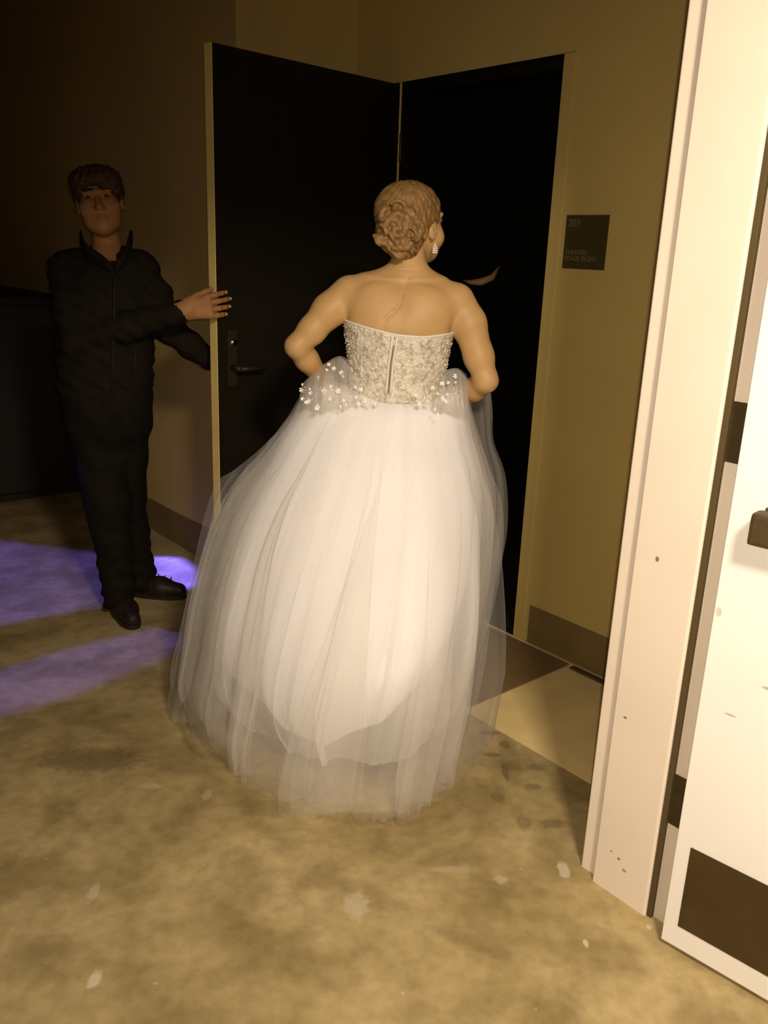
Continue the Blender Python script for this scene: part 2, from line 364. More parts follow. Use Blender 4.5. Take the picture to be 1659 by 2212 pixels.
# black door frame
def frame(name, m, z1, f0, f1, lab):
    bm = bmesh.new(); w = .05
    for a0, a1 in ((f0-.012, f0), (f1, f1+w)): box(bm, a0, a1, BR-.004, BR+.002, 0.004, z1, bev=.001)
    o = finish(bm, name, m); S_(o, lab)
    bm = bmesh.new()
    for a0, a1 in ((f0-.05, f0), (f1, f1+.05)): box(bm, a0, a1, BR+.002, BR+.162, 0.004, z1+w)
    box(bm, f0, f1, BR+.002, BR+.162, z1, z1+w)
    for a0, a1 in ((f0, f0+.016), (f1-.016, f1)): box(bm, a0, a1, BR+.05, BR+.12, 0.004, z1)
    box(bm, f0, f1, BR+.05, BR+.12, z1-.03, z1)
    finish(bm, 'reveal', M_black, o); return o
frame('trim_1', M_wall, 2.155, AD0, AD1, 'tan metal frame of the black door')

# foreground frame: double-rabbeted hollow metal jamb
prof = []
def arc(cx, cy, r, a0, a1, n=6): return [(cx+r*math.cos(math.radians(a0+(a1-a0)*i/n)), cy+r*math.sin(math.radians(a0+(a1-a0)*i/n))) for i in range(n+1)]
# (a, b): far face -> far rabbet -> stop -> near rabbet -> near face
prof = [(-1.062, 1.70), (-1.062, 1.631)]+arc(-1.056, 1.631, .006, 180, 270, 4)+[(-1.022, 1.625)]+arc(-1.022, 1.613, .012, 90, 0, 5)[1:]+[(-1.010, 1.608)]+arc(-1.005, 1.608, .005, 180, 270, 4)
prof += [(-.862, 1.603)]+arc(-.862, 1.609, .006, 270, 360, 5)+[(-.856, 1.621), (-.800, 1.621), (-.792, 1.629), (-.792, 1.70)]
cor = []
for a, b in prof: cor.append((a, b))
bm = bmesh.new(); prism(bm, cor, 0, 2.19); 
# header: same section mirrored up, plus far-left jamb out of the picture
box(bm, -1.062, -.792, -.42, 1.62, 2.13, 2.19, bev=.004); box(bm, -1.010, -.856, -.40, 1.60, 2.105, 2.13)
box(bm, -1.062, -.792, -.42, -.36, 0, 2.15, bev=.004)
marks_j = [(.597, 1.766, .879), (.580, 1.786, .478), (.602, 1.760, .107), (.585, 1.775, .115)]
marks(M_trim, [((*p[:2], p[2]), (.0045, .0045, .006 if i == 0 else .003), .85) for i, p in enumerate(marks_j)]+[((.613, 1.745, .085), (.006, .006, .004), .7)], (.13, .07, .03), .1)
o = finish(bm, 'trim_2', M_trim); S_(o, 'bright cream steel frame of the foreground doorway with small chips')
bm = bmesh.new(); box(bm, -.8555, -.842, 1.6085, 1.6205, .0, 2.10, bev=.003); o = finish(bm, 'gasket', M_gasket, o)

# ------------------------------------------------------------------ foreground door (door_2)
hp = B(-.783, 1.556); d2dir = unit(np.array([.737, -.676, 0])); d2n = np.array([-d2dir[1], d2dir[0], 0]); 
if d2n[1] < 0: d2n = -d2n
door2 = empty('door_2', hp, math.atan2(d2dir[1], d2dir[0])); tag(door2, 'cream steel door swung open at the right, overexposed, with kick plate and panic bar', kind='structure')
def D2(x, y, z=0.0): return Vector(np.array(hp)+d2dir*x+d2n*y+np.array([0, 0, z]))
def xyz(f): return lambda a, b, z: f(a, b, z)
marks(M_door2, [((*D2(.066, 0)[:2], .621), (.012, .012, .0022), .75), ((*D2(.128, 0)[:2], .705), (.012, .012, .0035), .8), ((*D2(.01, 0)[:2], .83), (.006, .006, .01), .5)], (.45, .30, .14), .12)
leaf = boxo('leaf', M_door2, door2, 0, .91, 0, .045, .016, 2.10, f=D2, bev=.002)
boxo('kick_plate', M_kick, door2, .033, .87, -.0025, .0, .075, .283, f=D2, bev=.0006)
pb = boxo('panic_bar', M_bronze, door2, .060, .83, -.062, -.018, 1.000, 1.062, f=D2, bev=.008)
boxo('mount_plate', M_bronze, pb, .070, .13, -.020, .0, .995, 1.066, f=D2, bev=.003)
boxo('push_pad', M_kick, pb, .16, .70, -.070, -.060, 1.006, 1.056, f=D2, bev=.003)
for z0, z1 in ((.265, .393), (1.118, 1.24), (1.90, 2.02)):
    bm = bmesh.new(); box(bm, -.8555, -.806, 1.6175, 1.6215, z0, z1, bev=.0006)
    tube(bm, [B(-.790, 1.607, z0-.003), B(-.790, 1.607, z1+.003)], .0075, 12)
    box(bm, -.79, -.7845, 1.575, 1.605, z0, z1)
    h = finish(bm, 'hinge', M_bronze, door2)
    for zz in (z0+.018, (z0+z1)/2-.012, (z0+z1)/2+.02, z1-.018):
        s = bmesh.new(); aa = -.815 if abs(zz-(z0+z1)/2) > .03 else -.838
        tube(s, [B(aa, 1.6165, zz), B(aa, 1.6180, zz)], .0042, 10); finish(s, 'screw', M_kick, h)

# ------------------------------------------------------------------ black door held open (door_1)
hg = B(AD0+.003, BR-.006); fe = Vector((-.642, 3.227, 0)); l1 = unit(np.array(fe)-np.array(hg)); L1 = (fe-hg).length
l1n = np.array([l1[1], -l1[0], 0]); l1n = -l1n if np.dot(l1n, -U) < 0 else l1n   # thickness direction, away from camera side
door1 = empty('door_1', hg, math.atan2(l1[1], l1[0])); tag(door1, 'tall black door held open by the person in dark clothes', kind='structure')
def D1(x, y, z=0.0): return Vector(np.array(hg)+l1*x+l1n*y+np.array([0, 0, z]))
leaf1 = boxo('leaf', M_black, door1, .006, L1-.0005, 0, .044, .012, 2.145, f=D1, bev=.0015)
M_edge = mat('tan_door_edge', (0.80, 0.62, 0.22), .5, .05, 9)
boxo('edge_strip', M_edge, door1, L1-.001, L1+.0015, .0, .044, .012, 2.145, f=D1)
boxo('hinge_edge_strip', M_edge, door1, .0, .006, .0, .044, .012, 2.145, f=D1)
lk = boxo('lock_plate', M_dark, door1, L1-.085, L1-.045, -.004, 0, .98, 1.19, f=D1, bev=.001)
bm = bmesh.new(); c0 = D1(L1-.065, -.004, 1.05); c1 = D1(L1-.065, -.055, 1.05); tube(bm, [c0, c1], .011, 14); tube(bm, [c1, D1(L1-.10, -.060, 1.05), D1(L1-.175, -.058, 1.048)], [.010, .009, .008], 12); finish(bm, 'handle', M_dark, lk, True)
bm = bmesh.new(); tube(bm, [D1(L1-.065, -.004, 1.145), D1(L1-.065, -.014, 1.145)], .013, 16); finish(bm, 'key_cylinder', M_silver, lk, True)
for z in (.25, 1.05, 1.85):
    bm = bmesh.new(); tube(bm, [D1(-.004, -.004, z), D1(-.004, -.004, z+.11)], .006, 10); finish(bm, 'hinge', M_bronze, door1, True)

# ------------------------------------------------------------------ sign
SB = BR-.0005
sg = empty('room_sign', B(-2.02, SB, 1.46)); tag(sg, 'small dark room sign reading 203 THEATRE STAGE RIGHT on the tan wall', 'sign')
boxo('plate', M_sign, sg, -2.029, -1.851, SB-.005, SB, 1.459, 1.638, bev=.0008)
def text(body, size, a, z, parent, name='lettering'):
    cu = bpy.data.curves.new('t', 'FONT'); cu.body = body; cu.size = size; cu.extrude = .0006; cu.align_x = 'LEFT'; cu.space_line = .92; cu.offset = .0003
    ob = bpy.data.objects.new('t', cu); COL.objects.link(ob); bpy.context.view_layer.update()
    me = bpy.data.meshes.new_from_object(ob.evaluated_get(bpy.context.evaluated_depsgraph_get())); bpy.data.objects.remove(ob)
    mm = Matrix([[U[0], 0, -V[0], 0], [U[1], 0, -V[1], 0], [0, 1, 0, 0], [0, 0, 0, 1]]); mm.translation = B(a, SB-.0055, z); me.transform(mm)
    me.materials.clear(); return link(name, me, M_letter, parent)
text('203', .036, -2.020, 1.600, sg); text('THEATRE\nSTAGE RIGHT', .0225, -2.022, 1.507, sg)

# mat, floor slot, cabinet, stand-in for a dim crescent
bm = bmesh.new(); box(bm, AD0-.0, -1.795, BW+.03, BR-.03, .004, .010, bev=.002); o = finish(bm, 'floor_mat', M_mat); tag(o, 'dark brown flat mat on the floor before the black doorway', 'mat')
bm = bmesh.new(); box(bm, -1.775, -1.30, BR-.055, BR-.028, .004, .012, bev=.003); o = finish(bm, 'door_track', M_gasket); tag(o, 'short dark strip on the tan floor beside the baseboard', 'strip')
cb = empty('storage_cabinet', B(-5.75, 1.6)); tag(cb, 'low black cabinet against the dim wall behind the person', 'cabinet')
boxo('body', M_dark, cb, -6.9, -5.05, 1.36, 1.92, .06, 1.13, bev=.006); boxo('top', M_dark, cb, -6.93, -5.02, 1.34, 1.925, 1.13, 1.165, bev=.004); boxo('plinth', M_dark, cb, -6.86, -5.1, 1.42, 1.9, 0, .06)
for a in (-6.85, -6.24, -5.63):
    d = boxo('door', M_jacket, cb, a, a+.57, 1.343, 1.36, .1, 1.1, bev=.003)
    bm = bmesh.new(); tube(bm, [B(a+.52, 1.33, .7), B(a+.52, 1.33, .85)], .006, 8); finish(bm, 'handle', M_dark, d, True)
sc = P(1040, 606, 4.35); bm = bmesh.new()
tube(bm, [P(1000, 606, 4.42), P(1018, 610, 4.39), P(1040, 609, 4.37), P(1062, 600, 4.38), P(1079, 575, 4.42)], [.004, .012, .019, .016, .004], 12)  # made-up curved piece in place of an unidentified dim crescent
M_cresc = mat('brown_crescent', (0.30, 0.18, 0.07), .5)
o = finish(bm, 'crescent_standin', M_cresc, None, True); tag(o, 'brown curved stand-in for an unidentified dim shape inside the dark doorway right of the bride', 'curved stand-in')
bm = bmesh.new()
bm.free()

# ------------------------------------------------------------------ violet stage light with an added plate that shapes its patches
def flo(px, py):
    v = RW @ np.array([px-PPX, py-PPY, F]); return np.array([0, 0, CZ])+v*(-CZ/v[2])
def stage_light(SL, tgt, pats, energy, label, DPL=.30):
    SL = np.array(SL); axd = unit(np.array(tgt)-SL); axs = unit(np.cross(axd, [0, 0, 1])); axu = np.cross(axs, axd)
    stl = empty('stage_light', SL); tag(stl, label, 'stage light', 'stage lights hung on the left')
    c = SL+axd*DPL; hw = .14
    # added plate, cut-outs traced from the lit floor patches; constrained triangulation of the square
    from mathutils.geometry import delaunay_2d_cdt
    v2 = [(-hw, -hw), (hw, -hw), (hw, hw), (-hw, hw)]; ed_ = [(0, 1), (1, 2), (2, 3), (3, 0)]; holes = []
    for pt in pats:
        q = []
        for p in pt:
            w = flo(*p)-SL; w = w*(DPL/np.dot(w, axd))-axd*DPL; q.append((float(np.dot(w, axs)), float(np.dot(w, axu))))
        n0 = len(v2); v2 += q; ed_ += [(n0+i, n0+(i+1) % len(q)) for i in range(len(q))]; holes.append(q)
    def inside(p, q):
        r = False
        for i in range(len(q)):
            (x0, y0), (x1, y1) = q[i-1], q[i]
            if (y0 > p[1]) != (y1 > p[1]) and p[0] < (x1-x0)*(p[1]-y0)/(y1-y0)+x0: r = not r
        return r
    V2, _, F2, _, _, _ = delaunay_2d_cdt([Vector(p) for p in v2], ed_, [], 0, 1e-6)
    F2 = [f for f in F2 if not any(inside((sum(V2[i][0] for i in f)/len(f), sum(V2[i][1] for i in f)/len(f)), h) for h in holes)]
    mesh_np('light_shaping_plate', [c+axs*p[0]+axu*p[1] for p in V2], [list(f) for f in F2], M_dark, stl, False)
    bm = bmesh.new(); r0 = [SL-axd*.06+axs*x*hw+axu*y*hw for x, y in ((-1, -1), (1, -1), (1, 1), (-1, 1))]; r1 = [c+axs*x*hw+axu*y*hw for x, y in ((-1, -1), (1, -1), (1, 1), (-1, 1))]
    a = [bm.verts.new(p) for p in r0]; b = [bm.verts.new(p) for p in r1]; bm.faces.new(a)
    for i in range(4): bm.faces.new([a[i], a[(i+1) % 4], b[(i+1) % 4], b[i]])
    finish(bm, 'housing', M_dark, stl)
    bm = bmesh.new(); top = SL-axd*.03+axu*hw; tube(bm, [Vector(top), Vector((top[0], top[1], TOP))], .012, 8); finish(bm, 'hanger', M_dark, stl)
    vl = bpy.data.lights.new('violet_lamp', 'POINT'); vl.energy = energy; vl.color = (0.10, 0.085, 1.0); vl.shadow_soft_size = .003
    vo = bpy.data.objects.new('violet_lamp', vl); COL.objects.link(vo); vo.location = SL+axd*.02
stage_light((-2.35, 4.05, 3.2), (-.98, 3.8, 0), [[(312, 1209), (345, 1205), (388, 1208), (438, 1243), (432, 1260), (405, 1270), (322, 1266), (306, 1245), (300, 1220)]], 2300, 'black stage spotlight nearer the door, throwing the bright violet patch')
stage_light((-2.75, 3.55, 3.2), (-1.3, 3.4, 0), [[(-170, 1160), (0, 1172), (120, 1188), (205, 1200), (262, 1207), (285, 1300), (150, 1320), (0, 1350), (-170, 1385)],
        [(-150, 1485), (0, 1442), (150, 1395), (265, 1368), (330, 1345), (400, 1300), (422, 1290), (404, 1345), (360, 1400), (300, 1430), (150, 1490), (-150, 1570)]], 190, 'black stage spotlight farther left, throwing the dim violet patches')

# ================================================================== BRIDE
bride = empty('person', P(800, 1500, 2.62)*np.array([1, 1, 0])); tag(bride, 'person in a white strapless ball gown walking away, seen from behind', 'person')
YB = 2.60
# torso profile: (py, xl, xr, depth centre, half depth)
TP = [(606, 800, 940, 2.605, .052), (625, 775, 972, 2.600, .070), (650, 756, 990, 2.598, .086), (680, 752, 985, 2.600, .100), (705, 752, 974, 2.602, .106), (740, 755, 966, 2.604, .104),
      (780, 760, 958, 2.605, .098), (825, 764, 950, 2.605, .094), (860, 755, 958, 2.61, .102), (920, 735, 972, 2.61, .118), (1000, 722, 985, 2.61, .122), (1060, 730, 975, 2.61, .11)]
zs, cx, cy, w, dd = [], [], [], [], []
for py, xl, xr, yc, d in TP:
    a = P(xl, py, yc); b = P(xr, py, yc); zs.append((a[2]+b[2])/2); cx.append((a[0]+b[0])/2); w.append((b[0]-a[0])/2); cy.append(yc); dd.append(d)
zs, cx, cy, w, dd = map(np.array, (zs, cx, cy, w, dd)); oo = np.argsort(zs); zs, cx, cy, w, dd = zs[oo], cx[oo], cy[oo], w[oo], dd[oo]
TB = (zs, cx, cy, w, dd)
def torso_pt(th, z, off=0.0, p=2.2):
    f = lambda q: float(smooth_interp(np.array([z]), zs, q)[0]); W, D = f(w)+off, f(dd)+off
    c, s = math.cos(th), math.sin(th); r = (abs(c)**p+abs(s)**p)**(-1/p)
    return Vector((f(cx)+W*r*c, f(cy)+D*r*s, z))
fz = [(1.05, 1.5, .0045)]
S = SDF(axis(-.40, .42, .006), axis(2.40, 2.95, .006), axis(0, 1.74, .007, [(1.04, 1.5, .005)]))
S.prof(zs, cx, cy, w, dd, .03)
neckb = P(880, 598, 2.61); neckt = P(884, 540, 2.625)
S.cap(neckb, neckt, .050, .045, .045)
shL = P(752, 634, 2.602); shR = P(988, 650, 2.600)
elL = P(640, 748, 2.565); elR = P(1050, 822, 2.565)
wrL = P(712, 838, 2.69); wrR = P(985, 872, 2.72)
for sh, s in ((shL, -1), (shR, 1)):
    S.cap(neckb+np.array([s*.025, 0, -.002]), sh+np.array([-s*.012, 0, .008]), .036, .037, .045)
def mid(a, b, t, off=(0, 0, 0)): return a+(b-a)*t+np.array(off)
S.chain([shL, mid(shL, elL, .35, (-.003, 0, .004)), mid(shL, elL, .7), elL], [.050, .048, .040, .031], .018)
S.chain([elL, mid(elL, wrL, .3), mid(elL, wrL, .75), wrL], [.030, .033, .028, .023], .022)
S.ell(elL+np.array([-.002, -.006, -.002]), (.018, .018, .018), k=.02)
S.chain([shR, mid(shR, elR, .3, (.008, 0, .004)), mid(shR, elR, .7, (.004, 0, 0)), elR], [.050, .050, .043, .033], .018)
S.chain([elR, mid(elR, wrR, .35), mid(elR, wrR, .8), wrR], [.032, .034, .029, .024], .022)
S.ell(elR+np.array([.004, -.006, -.002]), (.019, .018, .019), k=.02)
# shoulder blades
S.ell(P(803, 672, 2.552), (.040, .020, .060), rotm(0, .35, 0), k=.06); S.ell(P(922, 682, 2.550), (.042, .020, .060), rotm(0, -.35, 0), k=.06)
# head turned to the right
hc = P(893, 487, 2.665); hyaw = -.75
Rh = rotm(0.06, 0, hyaw)
def HL(x, y, z): return hc+Rh @ np.array([x, y, z])   # y forward (face), x right
S.ell(HL(0, -.015, .022), (.074, .092, .088), Rh, k=.02); S.ell(HL(0, .030, -.030), (.058, .062, .078), Rh, k=.03)
S.ell(HL(0, .058, -.078), (.030, .030, .026), Rh, k=.03)          # chin
S.cap(HL(0, .088, .005), HL(0, .108, -.022), .009, .012, .012)     # nose
S.ell(HL(0, .086, -.052), (.022, .012, .010), Rh, k=.01)           # mouth
for s in (-1, 1):
    S.ell(HL(s*.030, .096, .014), (.016, .014, .011), Rh, k=.012, op='s'); S.cap(HL(s*.012, .088, .030), HL(s*.042, .074, .030), .009, .008, .014)
    S.ell(HL(s*.074, .002, -.012), (.009, .017, .030), Rh, k=.008); S.ell(HL(s*.083, .004, -.010), (.005, .009, .018), Rh, k=.004, op='s')
    S.ell(HL(s*.045, .050, -.035), (.022, .022, .022), Rh, k=.03)
# legs under the skirt
for s, kn in ((-1, 0), (1, 1)):
    hpv = np.array([0.005+s*.075, 2.62, .92]); kv = np.array([-.02+s*.085, 2.66+.05*kn, .50]); av = np.array([-.03+s*.08, 2.60+.12*kn, .10])
    S.chain([hpv, kv], [.088, .056], .04); S.chain([kv, mid(kv, av, .35, (0, -.015, 0)), av], [.054, .054, .033], .03)
    S.chain([av, av+np.array([.01, .10, -.055]), av+np.array([.015, .165, -.072])], [.034, .026, .020], .02); S.cap(av+np.array([0, -.02, -.02]), av+np.array([0, -.012, -.070]), .026, .022, .02)
hand(S, wrL, unit(np.array([.35, .55, -.75])), (-.6, -.5, -.2), (.5, .3, .6), L=.165, curl=(1.0, 1.3, .8), R=.92)
hand(S, wrR, unit(np.array([-.4, .6, -.70])), (.6, -.5, -.2), (-.5, .3, .6), L=.165, curl=(1.0, 1.3, .8), R=.92)
# spine furrow, the crease of skin between the blades
def polydist(x, z, pts):
    best = None
    for (x0, z0), (x1, z1) in zip(pts[:-1], pts[1:]):
        L = (x1-x0)**2+(z1-z0)**2; t = np.clip(((x-x0)*(x1-x0)+(z-z0)*(z1-z0))/L, 0, 1); d = np.sqrt((x-x0-(x1-x0)*t)**2+(z-z0-(z1-z0)*t)**2); best = d if best is None else np.minimum(best, d)
    return best
q = [P(a, b, 2.51) for a, b in ((884, 598), (872, 622), (866, 645), (862, 662), (848, 674), (834, 686), (827, 700), (828, 716))]; crease = [(p[0], p[2]) for p in q]
q2 = [P(a, b, 2.51) for a, b in ((882, 585), (872, 640), (858, 720))]; furrow = [(p[0], p[2]) for p in q2]
q3 = [P(a, b, 2.51) for a, b in ((868, 636), (863, 660), (846, 676), (832, 690))]; deep = [(p[0], p[2]) for p in q3]
def dfn(x, y, z):
    back = 1/(1+np.exp((y-2.565)*200)); m = 1/(1+np.exp(-(z-1.2)*150))/(1+np.exp((z-1.47)*150)); m = m*back
    return (m*(.0028*np.exp(-(polydist(x, z, furrow)/.026)**2)+.0022*np.exp(-(polydist(x, z, crease)/.0042)**2)+.0026*np.exp(-(polydist(x, z, deep)/.0038)**2))).astype(np.float32)
S.disp(dfn)
vs_, fs_ = S.mesh(); cen = vs_[fs_].mean(1); mi = np.zeros(len(fs_), int); ml = HL(0, .095, -.052); mi[np.sum(((cen-ml)*np.array([1, 1, 2.2]))**2, 1) < .019**2] = 1
body = np_mesh('body', vs_, fs_, [M_skin, M_lip], bride, mi)
for s in (-1, 1):
    bm = bmesh.new(); bmesh.ops.create_uvsphere(bm, u_segments=16, v_segments=12, radius=.0115, matrix=Matrix.Translation(Vector(HL(s*.030, .078, .014)))); e = finish(bm, 'eye', M_white, body, True)
    bm = bmesh.new(); bmesh.ops.create_uvsphere(bm, u_segments=12, v_segments=8, radius=.005, matrix=Matrix.Translation(Vector(HL(s*.030, .0865, .014)))); finish(bm, 'iris', M_iris, body, True)

# hair: smooth swept crown + roll of pinned curls low on the left
H = SDF(axis(-.14, .20, .003), axis(2.46, 2.85, .005, [(2.46, 2.60, .0035)]), axis(1.38, 1.76, .003))
H.ell(HL(0, -.012, .030), (.084, .100, .092), Rh, k=.02)
H.ell(P(872, 455, 2.615), (.086, .070, .075), k=.03)
H.ell(P(866, 500, 2.580), (.072, .055, .070), k=.03)
H.ell(P(872, 545, 2.585), (.036, .030, .022), k=.02)
H.ell(HL(.030, .075, -.025), (.062, .070, .085), Rh, k=.012, op='s')     # open the face
H.ell(HL(-.02, .110, -.02), (.075, .060, .080), Rh, k=.012, op='s')
H.ell(HL(.078, .004, -.022), (.020, .026, .034), Rh, k=.008, op='s')     # uncover the ear
hr = np.random.default_rng(12)
for i in range(34):
    px = 866+48*math.sqrt(hr.random())*math.cos(i*2.4)*1.0; py = 497+50*math.sqrt(hr.random())*math.sin(i*2.4); q = math.hypot((px-866)/62, (py-497)/66)
    c = P(px, py, 2.524+.050*q*q); r_ = .013+.010*hr.random(); a0 = hr.random()*6.28; sw = 2.6+2.2*hr.random(); pts = []
    for j in range(9):
        t = j/8; a = a0+sw*t; rad = r_*(1-.35*t); pts.append(c+np.array([rad*math.cos(a), -.004*math.sin(3.14*t)+.006*(t-.5), rad*math.sin(a)]))
    H.chain(pts, [.0045+.0052*math.sin(math.pi*min(1, .15+j/9.5)) for j in range(9)], .0025)
cc = P(885, 390, 2.6)
def hfn(x, y, z):
    a = np.arctan2(x-cc[0]+.0*y, (cc[2]-z)+.02); 
    bun = np.exp(-(((x-P(862, 500, 2.55)[0])/.058)**2+((z-P(862, 500, 2.55)[2])/.062)**2)**2)/(1+np.exp((y-2.60)*150))
    sw = np.sin(x*150+4*np.sin(z*70)+y*50)*np.sin(z*135+4*np.sin(x*80+1))+.5*np.sin(x*260+z*210)
    return (.0010*np.sin(a*70+18*np.sin(z*25))+.0008*np.sin(a*37+y*60)+bun*.0012*sw).astype(np.float32)
H.disp(hfn)
vs_, fs_ = H.mesh(); hair = np_mesh('hair', vs_, fs_, M_hairf, bride)
crv = rng; 
def lock(px, py, y, r, ang, sweep, th, flat=.55):
    """a pinned roll of hair: a flat, tapering ribbon wound into an open loop"""
    c = P(px, py, y); n = 22; bm = bmesh.new(); rings = []
    nrm = unit([.5*(px-866)/60, -1, -.4*(py-494)/60]); a1 = unit(np.cross(nrm, [0, 0, 1])); a2 = np.cross(a1, nrm)
    e1 = a1*math.cos(ang)+a2*math.sin(ang); e2 = -a1*math.sin(ang)+a2*math.cos(ang)
    for i in range(n):
        t = i/(n-1); a = t*sweep; rad = r*(1-.5*t); p = c+e1*rad*math.cos(a)+e2*rad*.78*math.sin(a)+nrm*(.006*math.sin(t*3.1))
        d = unit(-e1*math.sin(a)+e2*math.cos(a)); o = np.cross(d, nrm); w = th*(.35+.65*math.sin(math.pi*min(1, t*1.15+.06))**.6)
        rings.append([bm.verts.new(p+o*w*flat*math.cos(q)+nrm*w*math.sin(q)*(1+.12*math.cos(5*q))) for q in [2*math.pi*k/12 for k in range(12)]])
    for A_, C_ in zip(rings[:-1], rings[1:]):
        for k in range(12): bm.faces.new([A_[k], A_[(k+1) % 12], C_[(k+1) % 12], C_[k]])
    bm.faces.new(rings[0][::-1]); bm.faces.new(rings[-1]); return finish(bm, 'curl', M_curl, hair, True)
cl = [(862, 450, .026, .3, 4.6, .0115), (895, 462, .022, 1.9, 4.2, .010), (836, 468, .024, 2.6, 4.8, .011), (870, 480, .022, 4.1, 4.9, .0105), (908, 488, .020, 5.2, 4.4, .010), (828, 500, .023, .9, 4.7, .0115),
      (855, 508, .024, 3.1, 5.0, .011), (888, 508, .023, 1.1, 4.6, .011), (836, 530, .021, 4.6, 4.6, .0105), (866, 538, .019, 2.0, 4.4, .010), (897, 532, .018, 3.7, 4.3, .0095), (916, 512, .016, .2, 4.0, .009), (850, 486, .015, 5.7, 4.2, .009), (880, 552, .013, 5.0, 3.6, .008)]
for i, (px, py, r, a0, sw, th_) in enumerate(cl):
    if i not in (0, 5, 7, 10): continue
    q = math.hypot((px-866)/62, (py-494)/66); lock(px, py, 2.514+.050*q*q, r*(1+.18*math.sin(i*2.3)), a0, sw*.8, th_*(1.0+.2*math.sin(i*1.7)))
# loose lock in front of the face
bm = bmesh.new(); tube(bm, [P(938, 440, 2.70), P(944, 462, 2.70), P(946, 488, 2.705), P(951, 512, 2.71)], [.007, .010, .008, .002], 8); finish(bm, 'loose_lock', M_curl, hair, True)
# earring: drop of small crystals
er = HL(.080, .006, -.050)
bm = bmesh.new()
for j in range(5):
    for k in range(1+min(j, 2)):
        bmesh.ops.create_icosphere(bm, subdivisions=1, radius=.0028, matrix=Matrix.Translation(Vector(er)+Vector(((k-.5*min(j, 2))*.005, -.006, -.006*j))))
finish(bm, 'earring', M_bead, bride)
bm = bmesh.new()
for i in range(26):
    t = i/25*2-1
    if i % 2: continue
    p = P(880+t*30, 578+4*(1-t*t), 2.549+.026*t*t); bmesh.ops.create_icosphere(bm, subdivisions=1, radius=.0013, matrix=Matrix.Translation(Vector(p)))
finish(bm, 'necklace', M_bead, bride)

# ---- bodice
def lace_mat():
    m = bpy.data.materials.new('beaded_lace'); m.use_nodes = True; n, l = nodes(m); b = n['Principled BSDF']; b.inputs['Roughness'].default_value = .45
    tc = n.new('ShaderNodeTexCoord'); t = n.new('ShaderNodeTexNoise'); t.inputs['Scale'].default_value = 48; t.inputs['Detail'].default_value = 5; t.inputs['Distortion'].default_value = 1.1
    vo = n.new('ShaderNodeTexVoronoi'); vo.inputs['Scale'].default_value = 95
    l.new(tc.outputs['Object'], t.inputs['Vector']); l.new(tc.outputs['Object'], vo.inputs['Vector'])
    r = n.new('ShaderNodeValToRGB'); e = r.color_ramp.elements; e[0].position = .36; e[1].position = .60; e[0].color = (.42, .365, .27, 1); e[1].color = (.70, .64, .54, 1); l.new(t.outputs['Fac'], r.inputs['Fac'])
    l.new(r.outputs['Color'], b.inputs['Base Color'])
    ad = n.new('ShaderNodeMath'); ad.operation = 'ADD'; l.new(t.outputs['Fac'], ad.inputs[0]); l.new(vo.outputs['Distance'], ad.inputs[1])
    bp = n.new('ShaderNodeBump'); bp.inputs['Strength'].default_value = .7; bp.inputs['Distance'].default_value = .004; l.new(ad.outputs[0], bp.inputs['Height']); l.new(bp.outputs['Normal'], b.inputs['Normal']); return m
M_lace = lace_mat(); M_satin = mat('ivory_satin', (.72, .68, .60), .45)
def topz(th):
    # top edge: dips towards the back centre
    x = torso_pt(th, 1.27, .006).x; py = np.interp(x, [P(752, 700, YB)[0], P(800, 712, YB)[0], P(855, 723, YB)[0], P(910, 724, YB)[0], P(970, 716, YB)[0]], [700, 711, 723, 726, 719])
    back = math.sin(th) < 0; z = P(860, py, 2.50)[2]+(0.0)
    return z if back else z+.035*math.sin(th)
NB, NV = 96, 22; vv = []; ff = []
for j in range(NV+1):
    for i in range(NB):
        th = 2*math.pi*i/NB; zt = topz(th); zb = P(850, 866, 2.51)[2]-.006*(math.sin(th) < 0)*(1-abs(math.cos(th))); t = j/NV
        z = zb+(zt-zb)*t; vv.append(torso_pt(th, z, .0095+.0015*(t > .93)))
for j in range(NV):
    for i in range(NB): ff.append([j*NB+i, j*NB+(i+1) % NB, (j+1)*NB+(i+1) % NB, (j+1)*NB+i])
bodice = mesh_np('bodice', vv, ff, M_lace, bride); sm = bodice.modifiers.new('s', 'SOLIDIFY'); sm.thickness = .003; sm.offset = 1
thz = [-math.pi/2+.0+.03*(j) for j in range(1)]
def back_pt(px, py, off): # point on the bodice back near this place
    q = P(px, py, 2.50); f = lambda a: float(smooth_interp(np.array([q[2]]), zs, a)[0]); u = np.clip((q[0]-f(cx))/(f(w)+off), -1, 1); return Vector((q[0], f(cy)-(f(dd)+off)*(1-abs(u)**2.2)**(1/2.2), q[2]))
bm = bmesh.new(); pts = [back_pt(a, b, .0135) for a, b in ((853, 726), (850, 750), (845, 780), (842, 810), (840, 838), (838, 852))]; tube(bm, pts, .0022, 8)
zp = finish(bm, 'zipper', M_silver, bodice, True)
bm = bmesh.new()
for s in (-1, 1):
    tube(bm, [p+Vector((s*.0065, -.001, 0)) for p in pts], .0038, 8)
finish(bm, 'placket', M_satin, bodice, True)
bm = bmesh.new(); tube(bm, [torso_pt(2*math.pi*i/64, topz(2*math.pi*i/64), .013) for i in range(64)], .0035, 8, True); finish(bm, 'neckline_trim', M_satin, bodice, True)
bm = bmesh.new(); 
for i in range(420):
    th = math.pi+math.pi*rng.random(); zt = topz(th)-.01; z = 1.095+(zt-1.095)*rng.random()**1.3; bmesh.ops.create_icosphere(bm, subdivisions=1, radius=.0011+.0011*rng.random(), matrix=Matrix.Translation(torso_pt(th, z, .0135)))
o = finish(bm, 'beading', M_bead, bodice); o['kind'] = 'stuff'

